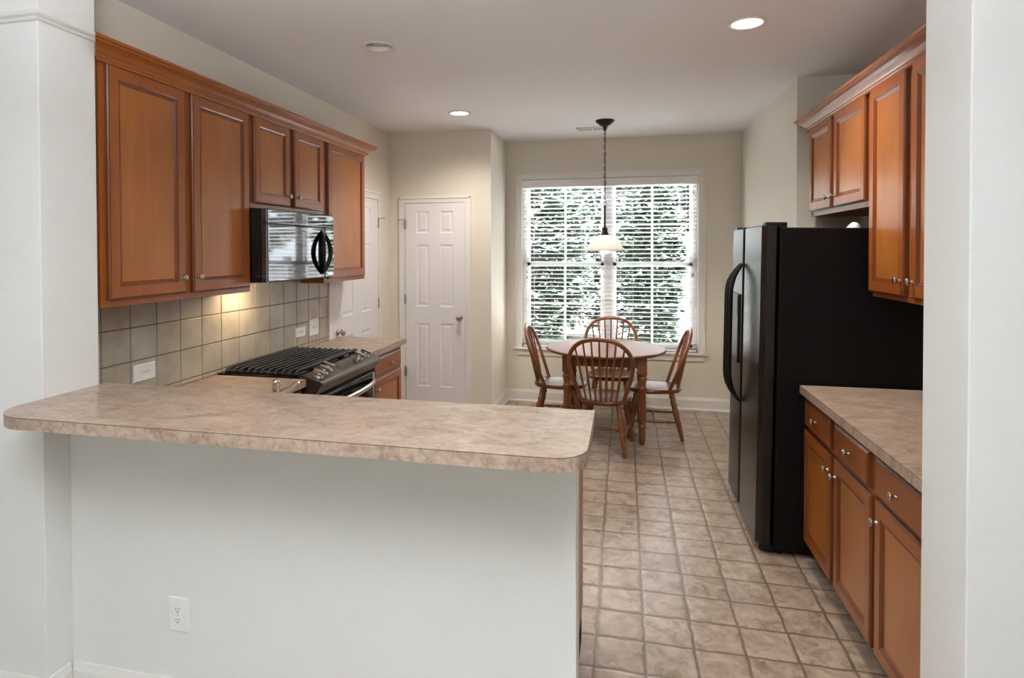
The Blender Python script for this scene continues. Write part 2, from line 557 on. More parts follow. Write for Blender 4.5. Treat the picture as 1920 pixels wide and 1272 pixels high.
ceiling.modifiers.clear(); ceiling.data = new_me
bpy.data.objects.remove(cutter, do_unlink=True)

o = MB('paint'); o.box(XK - T, XK, YCB, YP, 0, CEIL); struct(o.build('wall_left'))
o = MB('paint'); o.box(XK - T, XN, YP, YB + T, 0, CEIL); struct(o.build('wall_pantry'))   # pantry block: its face and the nook's left side
o = MB('paint'); o.box(XR, XA + T + 0.4, YA, YB + T, 0, CEIL); struct(o.build('wall_right'))  # nook's right side and the end of the fridge recess
o = MB('paint'); o.box(XA, XA + T, YCB, YA, 0, CEIL); struct(o.build('wall_alcove'))
# window wall with its opening
WX0, WX1, WZ0, WZ1 = -1.062, 0.716, 0.577, 2.352
o = MB('paint')
o.box(XN, WX0, YB, YB + 0.14, 0, CEIL); o.box(WX1, XR, YB, YB + 0.14, 0, CEIL)
o.box(WX0, WX1, YB, YB + 0.14, 0, WZ0); o.box(WX0, WX1, YB, YB + 0.14, WZ1, CEIL)
struct(o.build('wall_back'))
# wide cased opening between the front room and the kitchen
o = MB('paint_front'); o.box(-4.3, BL, YCF, YCB, -0.08, CEIL); struct(o.build('wall_front_left', bevel=0.004))
o = MB('paint_front'); o.box(JR, 4.3, YCF, YCB, -0.08, CEIL); struct(o.build('wall_front_right', bevel=0.004))
o = MB('paint_front'); o.box(BL, -0.144, YPW, YPB, -0.08, 1.038); struct(o.build('wall_half', bevel=0.003))
# front room behind the viewer
o = MB('paint_front'); o.box(-4.3, -4.18, -3.6, YCF, -0.08, CEIL); struct(o.build('wall_front_room_left'))
o = MB('paint_front'); o.box(4.18, 4.3, -3.6, YCF, -0.08, CEIL); struct(o.build('wall_front_room_right'))
o = MB('paint_front'); o.box(-4.3, 4.3, -3.7, -3.5, -0.08, CEIL); struct(o.build('wall_front_room_back'))

# baseboards
BB = [(0, 0), (0.014, 0), (0.014, 0.10), (0.009, 0.115), (0.006, 0.128), (0, 0.128)]
SHOE = [(0.014, 0), (0.026, 0), (0.025, 0.010), (0.020, 0.018), (0.014, 0.020)]


def baseboard(name, a, b, out, drop=0.0):
    m = MB('trim'); sweep_yz(m, BB, (a[0], a[1], drop), (b[0], b[1], drop), out)
    if drop == 0: sweep_yz(m, SHOE, (a[0], a[1], 0), (b[0], b[1], 0), out)
    struct(m.build(name))


baseboard('baseboard_back', (XN, YB), (XR, YB), (0, -1, 0))
baseboard('baseboard_nook', (XN, YP), (XN, YB - 0.027), (1, 0, 0))
baseboard('baseboard_pantry', (-1.42, YP), (XN, YP), (0, -1, 0))
baseboard('baseboard_right', (XR, YA), (XR, YB - 0.027), (-1, 0, 0))
baseboard('baseboard_half_wall', (BL + 0.015, YPW), (-0.144, YPW), (0, -1, 0), -0.075)
baseboard('baseboard_jamb', (BL, YCF - 0.01), (BL, YPW - 0.015), (1, 0, 0), -0.075)
baseboard('baseboard_front_left', (-4.1, YCF), (BL + 0.014, YCF), (0, -1, 0), -0.075)

# moulding round the left side of the opening, high up
CP = [(0, 0), (0.008, 0.0), (0.013, 0.004), (0.014, 0.009), (0.010, 0.012), (0.020, 0.016), (0.024, 0.021), (0.022, 0.026), (0.013, 0.031), (0.008, 0.038), (0, 0.042)]
o = MB('trim')
z0 = 2.443
pa, pb, pc = Vector((-4.1, YCF, z0)), Vector((BL, YCF, z0)), Vector((BL, YCB + 0.004, z0))
o.loft([[tuple(pa + Vector((0, -s, h))) for s, h in CP], [tuple(pb + Vector((s, -s, h))) for s, h in CP], [tuple(pc + Vector((s, 0, h))) for s, h in CP]])
struct(o.build('trim_1'))


# ------------------------------------------------------------------ window, blind
win = sempty('window_1', (-0.173, YB, WZ0))
m = MB('trim')
CW = 0.064


def casing(mb, x0, x1, z0, z1, y, w, legs_down=True, out=-1):
    """Mitred flat casing with a raised outer band, on a wall facing -Y."""
    for (ax, az, bx, bz, cx_, cz, dx, dz) in (
            (x0 - w, z0, x0, z0, x0, z1, x0 - w, z1 + w),
            (x1, z0, x1 + w, z0, x1 + w, z1 + w, x1, z1),
            (x0, z1, x1, z1, x1 + w, z1 + w, x0 - w, z1 + w)):
        q = [(ax, az), (bx, bz), (cx_, cz), (dx, dz)]
        mb.loft([[(x, y, z) for x, z in q], [(x, y - 0.014, z) for x, z in q]])
    b = 0.018
    for (q0, q1, q2, q3) in ((x0 - w, x0 - w + b, z0, z1 + w), (x1 + w - b, x1 + w, z0, z1 + w), (x0 - w, x1 + w, z1 + w - b, z1 + w)):
        mb.box(q0, q1, y - 0.021, y - 0.013, q2, q3)


casing(m, WX0, WX1, WZ0, WZ1, YB, CW)
m.build('casing', win, bevel=0.003)
m = MB('trim'); m.box(WX0 - CW - 0.03, WX1 + CW + 0.03, YB - 0.045, YB + 0.09, WZ0 - 0.022, WZ0); m.build('window_stool', win, bevel=0.006)
m = MB('trim'); m.box(WX0 - CW + 0.01, WX1 + CW - 0.01, YB - 0.016, YB, WZ0 - 0.085, WZ0 - 0.022); m.build('apron', win, bevel=0.003)
YG = YB + 0.085
m = MB('vinyl_white')
fr = 0.045
m.box(WX0, WX0 + fr, YG - 0.03, YG + 0.05, WZ0, WZ1); m.box(WX1 - fr, WX1, YG - 0.03, YG + 0.05, WZ0, WZ1)
m.box(WX0, WX1, YG - 0.03, YG + 0.05, WZ1 - fr, WZ1); m.box(WX0, WX1, YG - 0.03, YG + 0.05, WZ0, WZ0 + 0.03)
XM = -0.163
m.box(XM - 0.045, XM + 0.045, YG - 0.03, YG + 0.05, WZ0, WZ1)
m.build('window_frame', win, bevel=0.004)
ZM = 1.455
for sx0, sx1 in ((WX0 + fr, XM - 0.045), (XM + 0.045, WX1 - fr)):
    for (z0, z1, yy, st, top) in ((ZM - 0.02, WZ1 - fr, YG + 0.022, 0.030, 0.03), (WZ0 + 0.03, ZM + 0.022, YG - 0.008, 0.036, 0.045)):
        m = MB('vinyl_white')
        m.box(sx0, sx0 + st, yy - 0.015, yy + 0.015, z0, z1); m.box(sx1 - st, sx1, yy - 0.015, yy + 0.015, z0, z1)
        m.box(sx0, sx1, yy - 0.015, yy + 0.015, z0, z0 + 0.04); m.box(sx0, sx1, yy - 0.015, yy + 0.015, z1 - 0.04, z1)
        xm = (sx0 + sx1) / 2
        m.box(xm - 0.011, xm + 0.011, yy - 0.008, yy + 0.008, z0, z1)
        zm = (z0 + z1) / 2
        m.box(sx0, sx1, yy - 0.008, yy + 0.008, zm - 0.009, zm + 0.009)
        s = m.build('sash', win, bevel=0.003)
        g = MB('glass'); g.add([(sx0 + 0.02, yy, z0 + 0.02), (sx1 - 0.02, yy, z0 + 0.02), (sx1 - 0.02, yy, z1 - 0.02), (sx0 + 0.02, yy, z1 - 0.02)], [(0, 1, 2, 3)])
        g.build('pane', s)

bl = thing('window_blind', 'white two-inch horizontal slat blind hanging in the dinette window', 'blind', (-0.173, YB + 0.025, WZ0 + 0.01))
YBL = YB + 0.028
m = MB('slat')
m.box(WX0 + 0.004, WX1 - 0.004, YB - 0.012, YB + 0.0, WZ1 - 0.082, WZ1 - 0.004)
m.box(WX0 + 0.004, WX1 - 0.004, YB - 0.016, YB - 0.010, WZ1 - 0.02, WZ1 - 0.004)
m.build('valance', bl, bevel=0.003)
m = MB('slat'); m.box(WX0 + 0.006, WX1 - 0.006, YB + 0.003, YB + 0.05, WZ1 - 0.05, WZ1 - 0.004); m.build('head_rail', bl)
NSL = 39
ztop, zbot = WZ1 - 0.088, WZ0 + 0.045
m = MB('slat')
tilt = math.radians(9)
for i in range(NSL):
    z = ztop + (zbot - ztop) * i / (NSL - 1)
    L0 = []; L1 = []
    for k in range(6):   # slightly crowned cross-section
        s = -0.025 + 0.05 * k / 5
        crown = 0.0025 * (1 - (s / 0.025) ** 2)
        y = YBL + s * math.cos(tilt); zz = z - s * math.sin(tilt) + crown
        L0.append((y, zz))
    poly = L0 + [(y, zz - 0.0028) for y, zz in reversed(L0)]
    m.loft([[(WX0 + 0.012, y, zz) for y, zz in poly], [(WX1 - 0.012, y, zz) for y, zz in poly]])
m.build('slats', bl)
m = MB('slat'); m.box(WX0 + 0.012, WX1 - 0.012, YBL - 0.025, YBL + 0.025, WZ0 + 0.004, WZ0 + 0.022); m.build('bottom_rail', bl, bevel=0.003)
for xl in (-0.937, -0.437, 0.086, 0.605):
    m = MB('cord')
    for yy in (YBL - 0.026, YBL + 0.026): m.tube([(xl, yy, ztop + 0.04), (xl, yy, WZ0 + 0.02)], 0.0011, 5)
    m.build('ladder_cord', bl)
for xl, zz in ((-1.01, 1.40), (-1.005, 1.34), (0.668, 2.205), (0.655, 1.375), (0.668, 1.38)):
    m = MB('cord'); m.tube([(xl, YBL - 0.034, ztop + 0.03), (xl, YBL - 0.034, zz)], 0.0013, 5)
    c = m.build('pull_cord', bl)
    m = MB('nickel'); m.lathe([(0.002, 0.002), (0.004, -0.004), (0.0075, -0.030), (0.006, -0.036), (0.001, -0.037)], 12, (xl, YBL - 0.034, zz)); m.build('tassel', c)


# ------------------------------------------------------------------ doors
def six_panel(mb, w, h, panels, zf):
    """Slab w x h in local XY (front at z = zf), with recessed raised panels (x0,y0,x1,y1)."""
    xs = sorted({0, w} | {p[0] for p in panels} | {p[2] for p in panels})
    ys = sorted({0, h} | {p[1] for p in panels} | {p[3] for p in panels})
    base = mb.T.copy()
    for i in range(len(xs) - 1):
        for j in range(len(ys) - 1):
            a = (xs[i], ys[j]); b = (xs[i + 1], ys[j + 1])
            if any(abs(p[0] - a[0]) < 1e-6 and abs(p[1] - a[1]) < 1e-6 and abs(p[2] - b[0]) < 1e-6 and abs(p[3] - b[1]) < 1e-6 for p in panels):
                mb.T = base @ Matrix.Translation((a[0], a[1], 0))
                mb.nested(b[0] - a[0], b[1] - a[1], [(0, zf), (0.004, zf - 0.001), (0.012, zf - 0.008), (0.018, zf - 0.009), (0.036, zf - 0.002)])
                mb.T = base
            else:
                mb.add([(a[0], a[1], zf), (b[0], a[1], zf), (b[0], b[1], zf), (a[0], b[1], zf)], [(0, 1, 2, 3)])
    mb.add([(0, 0, 0), (w, 0, 0), (w, h, 0), (0, h, 0), (0, 0, zf), (w, 0, zf), (w, h, zf), (0, h, zf)],
           [(3, 2, 1, 0), (0, 1, 5, 4), (1, 2, 6, 5), (2, 3, 7, 6), (3, 0, 4, 7)])


def std_panels(w, h):
    st = w * 0.19; mid = w * 0.18
    pw = (w - 2 * st - mid) / 2
    out = []
    for x0 in (st, st + pw + mid):
        for (a, b) in ((0.13, 0.43), (0.508, 0.80), (0.853, 0.957)):
            out.append((x0, h * a, x0 + pw, h * b))
    return out


KNOB = [(0.026, 0), (0.028, 0.004), (0.024, 0.008), (0.011, 0.011), (0.010, 0.026), (0.016, 0.032), (0.026, 0.041), (0.028, 0.050), (0.025, 0.059), (0.014, 0.066), (0.004, 0.067)]


def hinge(mb, T):
    mb.T = T
    mb.lathe([(0.0065, -0.045), (0.0065, 0.045), (0.004, 0.050), (0.001, 0.051)], 10, (0, 0, 0.004))
    mb.box(-0.008, 0.014, -0.001, 0.006, -0.043, 0.043)


# pantry door, facing -Y
d1 = sempty('door_1', (-1.785, YP, 0))
DX0, DX1, DZ1 = -2.092, -1.490, 2.066
m = MB('trim'); casing(m, DX0 - 0.004, DX1 + 0.004, 0.0, DZ1 + 0.004, YP, 0.058); m.build('casing', d1, bevel=0.003)
m = MB('door'); m.T = frame((DX0, YP - 0.004, 0.012), (1, 0, 0), (0, 0, 1)); six_panel(m, DX1 - DX0, DZ1 - 0.012, std_panels(DX1 - DX0, DZ1), 0.006)
slab = m.build('door_slab', d1, bevel=0.0012)
m = MB('nickel'); m.T = frame((-1.540, YP - 0.010, 0.962), (1, 0, 0), (0, 0, 1)); m.lathe(KNOB, 24); m.build('door_knob', d1)
for hz in (0.42, 1.13, 1.86):
    m = MB('nickel'); hinge(m, Matrix.Translation((DX0 - 0.004, YP - 0.018, hz)) @ Matrix.Rotation(0, 4, 'X')); m.build('hinge', d1)
m = MB('nickel'); m.tube([(DX0 - 0.004, YP - 0.022, 1.905), (DX0 - 0.03, YP - 0.055, 1.915), (DX0 - 0.052, YP - 0.06, 1.905)], 0.004, 8)
m.tube([(DX0 - 0.004, YP - 0.022, 1.90), (DX0 - 0.02, YP - 0.05, 1.85)], 0.004, 8); m.build('hinge_stop', d1)

# side door in the left wall, facing +X
d2 = sempty('door_2', (XK, 4.88, 0))
SY0, SY1, SZ1 = 4.436, 5.352, 2.078
m = MB('trim')
m.T = frame((XK, 0, 0), (0, 1, 0), (0, 0, 1)) @ Matrix(((1, 0, 0, 0), (0, 0, 1, 0), (0, -1, 0, 0), (0, 0, 0, 1)))
casing(m, SY0 - 0.004, SY1 + 0.004, 0.0, SZ1 + 0.004, 0.0, 0.070)
m.build('casing', d2, bevel=0.003)
m = MB('door'); m.T = frame((XK + 0.004, SY0, 0.012), (0, 1, 0), (0, 0, 1)); six_panel(m, SY1 - SY0, SZ1 - 0.012, std_panels(SY1 - SY0, SZ1), 0.006)
m.build('door_slab', d2, bevel=0.0012)
m = MB('nickel'); m.T = frame((XK + 0.010, 4.515, 0.955), (0, 1, 0), (0, 0, 1)); m.lathe(KNOB, 24); m.build('door_knob', d2)
for hz in (0.42, 1.115, 1.862):
    m = MB('nickel'); hinge(m, Matrix.Translation((XK + 0.016, SY1 + 0.002, hz)) @ Matrix.Rotation(PI / 2, 4, 'Z')); m.build('hinge', d2)
m = MB('nickel'); m.tube([(XK + 0.02, SY1, 1.905), (XK + 0.05, SY1 + 0.035, 1.915), (XK + 0.06, SY1 + 0.055, 1.912)], 0.004, 8); m.build('hinge_stop', d2)


# ------------------------------------------------------------------ cabinets
def door_mesh(w, h, depth=0.020, stile=0.058):
    m = MB('cab')
    return m, [(0.0, 0.0), (0.0, depth - 0.006), (0.003, depth - 0.002), (0.008, depth), (stile - 0.006, depth), (stile, depth - 0.003), (stile + 0.003, depth - 0.003),
               (stile + 0.007, depth - 0.0065), (stile + 0.010, depth - 0.0055), (stile + 0.014, depth - 0.009)]


def drawer_steps(depth=0.020):
    return [(0.0, 0.0), (0.0, depth - 0.007), (0.004, depth - 0.003), (0.012, depth)]


CKNOB = [(0.0075, 0), (0.0085, 0.002), (0.0055, 0.005), (0.005, 0.013), (0.008, 0.017), (0.0145, 0.020), (0.0155, 0.023), (0.0135, 0.027), (0.007, 0.029), (0.001, 0.0293)]


def front_panel(root, T, w, h, kind, knob):
    """A door or drawer front at frame T (x along, y up, z out) with its knob as a sub-part."""
    m = MB('cab'); m.T = T
    if kind == 'door':
        _, st = door_mesh(w, h)
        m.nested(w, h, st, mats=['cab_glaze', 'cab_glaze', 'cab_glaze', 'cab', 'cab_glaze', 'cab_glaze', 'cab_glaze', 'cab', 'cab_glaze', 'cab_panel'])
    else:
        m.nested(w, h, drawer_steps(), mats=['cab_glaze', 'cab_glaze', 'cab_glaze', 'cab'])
    p = m.build(kind, root, bevel=0.0)
    if knob:
        k = MB('nickel'); k.T = T @ Matrix.Translation((knob[0], knob[1], 0.020)); k.lathe(CKNOB, 18); k.build('knob', p)
    return p


def cabinet_box(root, xw, xf, y0, y1, z0, z1, name='body', toe=None):
    """Carcass with a face frame; xf is the face plane, xw the wall side."""
    m = MB('cab')
    m.box(xw, xf, y0, y1, z0, z1)
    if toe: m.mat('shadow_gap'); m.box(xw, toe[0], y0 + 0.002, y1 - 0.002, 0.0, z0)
    return m.build(name, root, bevel=0.0015)


# left wall, upper row: face plane -2.04, doors 20 mm proud
XF = -2.06
ZU0, ZU1 = 1.3817, 2.4026
K = 2.06 / 2.04      # doors measured at a slightly nearer plane


def ky(y): return y * K


def kz(z): return CAM_H + (z - CAM_H) * K


UG = 'upper cabinets on the left wall'


def upper_left(name, label, y0, y1, z0, doors, z1=ZU1):
    y0 = max(ky(y0), 2.049); y1 = ky(y1)
    doors = [(ky(a), ky(b), kz(c), kz(d), kn) for a, b, c, d, kn in doors]
    r = thing(name, label, 'cabinet', (XF, (y0 + y1) / 2, z0), UG)
    cabinet_box(r, XK + 0.002, XF, y0 + 0.0006, y1 - 0.0006, z0, z1)
    for (a, b, c, d, kn) in doors:
        T = frame((XF, a, c), (0, 1, 0), (0, 0, 1))
        front_panel(r, T, b - a, d - c, 'door', kn)
    return r


upper_left('wall_cabinet', 'tall two-door wood wall cabinet nearest the bar counter end', 2.04, 3.045, ZU0,
           [(2.066, 2.512, 1.415, 2.372, (0.446 - 0.030, 0.075)), (2.560, 3.020, 1.412, 2.372, (0.030, 0.075))])
upper_left('wall_cabinet', 'short two-door wood wall cabinet directly above the microwave', 3.045, 3.905, kz(1.855),
           [(3.068, 3.445, 1.882, 2.372, (0.377 - 0.030, 0.066)), (3.494, 3.878, 1.882, 2.372, (0.030, 0.066))])
upper_left('wall_cabinet', 'single-door wood wall cabinet right of the microwave, farthest along the row', 3.905, 4.592, ZU0,
           [(3.945, 4.565, 1.412, 2.372, None)])

CROWN = [(0, -0.028), (0.020, -0.028), (0.022, -0.018), (0.027, -0.014), (0.027, -0.006), (0.034, 0.000), (0.046, 0.014), (0.060, 0.024), (0.075, 0.030),
         (0.075, 0.037), (0.085, 0.040), (0.085, 0.052), (0.0, 0.052)]


def crown(label, x, sgn, ya, yb, z, end_back):
    """Crown along Y on the face plane x (sgn = outward x direction), with a mitred return at the far end."""
    m = MB('crown')
    L0 = [(x + sgn * s, ya - (s if sgn > 0 else 0), z + h) for s, h in CROWN]
    L1 = [(x + sgn * s, yb + s, z + h) for s, h in CROWN]
    L2 = [(end_back, yb + s, z + h) for s, h in CROWN]
    m.loft([L0, L1, L2])
    return tag(m.build('crown_moulding'), label, 'moulding')


crown('stained wood crown moulding running along the left upper cabinets', XF, 1, 2.049, 4.592 * K, ZU1 + 0.002, XK + 0.002)

# right wall, upper row: face plane 1.18
XG = 1.18
UGR = 'upper cabinets on the right wall'


def upper_right(label, y0, y1, z0, doors, z1=2.405):
    r = thing('wall_cabinet', label, 'cabinet', (XG, (y0 + y1) / 2, z0), UGR)
    cabinet_box(r, XA - 0.002, XG, y0 + 0.0006, y1 - 0.0006, z0, z1)
    for (a, b, c, d, kn) in doors:   # a = far edge, b = near edge
        T = frame((XG, a, c), (0, -1, 0), (0, 0, 1))
        front_panel(r, T, a - b, d - c, 'door', kn)
    return r


upper_right('short two-door wood wall cabinet above the black refrigerator', 3.345, 4.372, 1.824,
            [(4.352, 3.925, 1.856, 2.388, (0.427 - 0.028, 0.062)), (3.876, 3.410, 1.856, 2.388, (0.028, 0.062))])
upper_right('tall two-door wood wall cabinet on the right, above the right worktop', 2.46, 3.345, 1.385,
            [(3.350, 2.962, 1.408, 2.388, (0.388 - 0.028, 0.070)), (2.900, 2.490, 1.408, 2.388, (0.028, 0.070))])
crown('stained wood crown moulding running along the right upper cabinets', XG, -1, 2.46, 4.372, 2.405 + 0.002, XA - 0.002)

# right base cabinets: face plane .92
XBF = 0.92
BG = 'base cabinets on the right wall'


def base_right(label, y0, y1, fronts):
    r = thing('base_cabinet', label, 'cabinet', (XBF, (y0 + y1) / 2, 0), BG)
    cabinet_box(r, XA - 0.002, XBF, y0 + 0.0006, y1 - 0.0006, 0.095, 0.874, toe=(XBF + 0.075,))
    for (kind, a, b, c, d, kn) in fronts:
        T = frame((XBF, a, c), (0, -1, 0), (0, 0, 1))
        front_panel(r, T, a - b, d - c, kind, kn)
    return r


base_right('wood base cabinet with two drawers over two doors, beside the refrigerator', 2.545, 3.447,
           [('drawer', 3.432, 3.035, 0.710, 0.848, (0.1985, 0.069)), ('drawer', 2.972, 2.590, 0.706, 0.845, (0.191, 0.069)),
            ('door', 3.436, 3.018, 0.112, 0.690, (0.418 - 0.030, 0.690 - 0.112 - 0.075)), ('door', 2.980, 2.560, 0.112, 0.690, (0.030, 0.690 - 0.112 - 0.075))])
base_right('wood base cabinet with one drawer over one door, nearest the front wall', 2.06, 2.545,
           [('drawer', 2.520, 2.085, 0.706, 0.845, (0.19, 0.069)), ('door', 2.523, 2.085, 0.112, 0.690, (0.030, 0.690 - 0.112 - 0.075))])


def worktop(name, label, poly, z0, z1, edges):
    """Laminate slab: top, thin dark seam, edge band a hair proud."""
    r = thing(name, label, 'countertop', (sum(p[0] for p in poly) / len(poly), sum(p[1] for p in poly) / len(poly), z0))
    m = MB('lam'); m.prism(poly, z1 - 0.0012, z1); m.build('laminate_top', r)
    m = MB('seam'); m.prism(poly, z1 - 0.0030, z1 - 0.0012); m.build('seam_line', r)
    m = MB('lam'); m.prism(poly, z0, z1 - 0.0030); m.build('edge_band', r)
    return r


worktop('countertop', 'beige mottled laminate worktop over the right base cabinets', [(0.8794, 2.05), (XA - 0.002, 2.05), (XA - 0.002, 3.4385), (0.8794, 3.4385)], 0.874, 0.914, None)

# left base run: face plane -1.70
XLB = -1.71
LG = 'base cabinets on the left wall'


def base_left(label, y0, y1, fronts):
    r = thing('base_cabinet', label, 'cabinet', (XLB, (y0 + y1) / 2, 0), LG)
    cabinet_box(r, XK + 0.002, XLB, y0 + 0.0006, y1 - 0.0006, 0.095, 0.874, toe=(XLB - 0.075,))
    for (kind, a, b, c, d, kn) in fronts:
        T = frame((XLB, a, c), (0, 1, 0), (0, 0, 1))
        front_panel(r, T, b - a, d - c, kind, kn)
    return r


base_left('wood base cabinet with drawer and door beyond the gas range', 3.875, 4.525,
          [('drawer', 3.965, 4.492, 0.722, 0.850, (0.285, 0.058)), ('door', 3.965, 4.492, 0.112, 0.702, (0.03, 0.52))])
base_left('wood base cabinet between the gas range and the peninsula', 2.66, 3.010,
          [('drawer', 2.69, 2.985, 0.722, 0.850, (0.15, 0.058)), ('door', 2.69, 2.985, 0.112, 0.702, (0.03, 0.52))])
worktop('countertop', 'beige laminate worktop beyond the gas range, below two wall plates', [(XK + 0.002, 3.868), (-1.682, 3.868), (-1.682, 4.586), (XK + 0.002, 4.586)], 0.874, 0.914, None)
# peninsula: sink base behind the half wall and its L-shaped worktop
r = thing('base_cabinet', 'wood sink base cabinet behind the white half wall, end panel showing', 'cabinet', (-1.0, 2.3, 0))
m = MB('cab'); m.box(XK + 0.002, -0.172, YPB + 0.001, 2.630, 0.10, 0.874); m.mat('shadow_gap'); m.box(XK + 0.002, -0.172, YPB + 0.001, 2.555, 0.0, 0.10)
m.build('body', r, bevel=0.0015)
for i in range(4):
    a = -0.20 - i * 0.37
    front_panel(r, frame((a, 2.630, 0.112), (-1, 0, 0), (0, 0, 1)), 0.35, 0.60, 'door', (0.03, 0.53))
worktop('countertop', 'beige laminate worktop below the raised bar, left of the gas range', [(XK + 0.002, YPB + 0.0015), (-0.168, YPB + 0.0015), (-0.168, 2.66), (-1.682, 2.66), (-1.682, 3.012), (XK + 0.002, 3.012)], 0.874, 0.914, None)

# faucet peeking over the bar
f = thing('faucet', 'small chrome faucet peeking up behind the bar counter', 'faucet', (-1.548, 2.50, 0.914))
m = MB('chrome'); m.lathe([(0.028, 0), (0.030, 0.006), (0.022, 0.014), (0.016, 0.020), (0.0155, 0.085), (0.018, 0.095), (0.016, 0.108), (0.008, 0.114), (0.001, 0.115)], 20, (-1.548, 2.50, 0.914)); m.build('body', f)
m = MB('chrome'); m.tube([(-1.534, 2.503, 0.950), (-1.505, 2.51, 0.968), (-1.475, 2.515, 0.990), (-1.455, 2.52, 1.008), (-1.444, 2.522, 1.014)], [0.010, 0.009, 0.009, 0.010, 0.006], 12); m.build('lever', f)

# ------------------------------------------------------------------ raised bar counter
R_ = 0.095; RL = 0.145
BX0, BX1, BY0, BY1 = BL + 0.001, -0.0951, 1.570, 2.066
poly = []
for k in range(13):
    a = PI + PI / 2 * k / 12
    poly.append((BX0 + RL + RL * math.cos(a), BY0 + RL + RL * math.sin(a)))
for k in range(13):
    a = 1.5 * PI + PI / 2 * k / 12
    poly.append((BX1 - R_ + R_ * math.cos(a), BY0 + R_ + R_ * math.sin(a)))
poly += [(BX1, BY1), (BX0, BY1)]
worktop('bar_counter', 'long raised beige laminate bar counter with rounded front corners', poly, 1.040, 1.080, None)

# ------------------------------------------------------------------ tiled backsplash
YT0, YT1 = 2.04, 4.397
m = MB('grout'); m.box(XK, XK + 0.006, YT0, YT1, 0.9145, 1.420)
m.mat('tile')
py, pz = 0.1652, 0.159
ylines = [2.238 + py * i for i in range(-2, 15)]; zlines = [0.9367 - pz, 0.9367, 1.0957, 1.2547, 1.4137]
g = 0.0022
for i in range(len(ylines) - 1):
    a = max(ylines[i] + g, YT0); b = min(ylines[i + 1] - g, YT1)
    if b - a < 0.01: continue
    for j in range(len(zlines) - 1):
        c = max(zlines[j] + g, 0.915); d = min(zlines[j + 1] - g, 1.419)
        if d - c < 0.008: continue
        m.T = frame((XK + 0.005, a, c), (0, 1, 0), (0, 0, 1))
        m.nested(b - a, d - c, [(0, 0), (0.0, 0.0025), (0.0012, 0.0042), (0.003, 0.005)])
        m.T = Matrix.Identity(4)
struct(m.build('wall_backsplash'))
XT = XK + 0.010


# ------------------------------------------------------------------ outlets
def duplex(label, T, w, h, group=None, style='duplex'):
    """Wall plate in frame T (x right, y up, z out, centred), receptacles stacked along y."""
    o = T @ Vector((0, 0, 0))
    r = thing('outlet_plate' if style != 'switch' else 'switch_plate', label, 'outlet' if style != 'switch' else 'switch', tuple(o), group)
    m = MB('white_plastic'); m.T = T @ Matrix.Translation((-w / 2, -h / 2, 0)); m.nested(w, h, [(0, 0), (0, 0.002), (0.002, 0.0045), (0.006, 0.006)]); m.build('plate', r)
    if style in ('duplex', 'gfci'):
        for sgn in (1, -1):
            m = MB('white_plastic'); cy = sgn * 0.0195; m.T = T @ Matrix.Translation((0, cy, 0.006))
            pts = []
            for k in range(24):
                a = 2 * PI * k / 24
                pts.append((max(-0.0145, min(0.0145, 0.0172 * math.cos(a))), 0.0142 * math.sin(a) if abs(math.sin(a)) < 0.97 else 0.0138 * math.sin(a)))
            m.prism(pts, 0, 0.0022)
            f_ = m.build('receptacle', r)
            m = MB('slot'); m.T = T @ Matrix.Translation((0, cy, 0.0082))
            m.box(-0.0075, -0.0053, -0.001, 0.0075, 0, 0.0003); m.box(0.0053, 0.0075, -0.000, 0.0065, 0, 0.0003)
            m.lathe([(0.0025, 0), (0.0025, 0.0003)], 10, (0, -0.007, 0)); m.build('slots', f_)
        m = MB('nickel'); m.T = T @ Matrix.Translation((0, 0, 0.006)); m.lathe([(0.003, 0), (0.0025, 0.001)], 10); m.build('screw', r)
    else:
        for sx in (-0.022, 0.022):
            m = MB('white_plastic'); m.T = T @ Matrix.Translation((sx, 0, 0.006)); m.box(-0.005, 0.005, -0.012, 0.012, 0, 0.001); m.box(-0.0035, 0.0035, -0.002, 0.009, 0.001, 0.010); m.build('toggle', r, bevel=0.001)
    return r


duplex('large white duplex outlet low on the half wall under the bar', frame((-1.576, YPW, 0.2935), (1, 0, 0), (0, 0, 1)), 0.088, 0.126)
# plates on the tile: x axis along +Y ; turned on their side
duplex('white duplex outlet lying sideways on the tile above the bar', frame((XT, 2.483, 1.035), (0, 0, 1), (0, -1, 0)), 0.082, 0.137)
duplex('smaller white sideways outlet on the tile beyond the gas range', frame((XT, 3.935, 1.034), (0, 0, 1), (0, -1, 0)), 0.070, 0.136)
duplex('white two-toggle switch plate on the tile nearest the side door', frame((XT, 4.128, 1.045), (0, 1, 0), (0, 0, 1)), 0.135, 0.122, style='switch')

# ------------------------------------------------------------------ microwave
MX = -1.935
MY0, MY1, MZ0, MZ1 = 3.052, 3.853, 1.433, 1.851
mw = thing('microwave', 'black over-the-range microwave hung between the left upper cabinets', 'microwave', (XK, (MY0 + MY1) / 2, MZ0))
m = MB('black_gloss'); m.box(XK + 0.012, MX - 0.045, MY0, MY1, MZ0, MZ1 - 0.001); m.build('case', mw, bevel=0.003)
m = MB('mirror_black')
m.box(MX - 0.044, MX, MY0, MY1, MZ1 - 0.085, MZ1 - 0.001)
m.build('vent_grille', mw, bevel=0.008, seg=3)
m = MB('mirror_black'); m.box(MX - 0.044, MX, MY0, 3.725, MZ0, MZ1 - 0.088); md_ = m.build('door', mw, bevel=0.008, seg=3)
m = MB('mirror_black'); m.box(MX - 0.044, MX, 3.727, MY1, MZ0, MZ1 - 0.088); m.build('control_panel', mw, bevel=0.008, seg=3)
m = MB('black_plastic')
NP = 16
hp = [(MX + 0.006 + 0.036 * math.sin(PI * k / NP), 3.682 + 0.0 * k, MZ0 + 0.028 + 0.285 * k / NP) for k in range(NP + 1)]
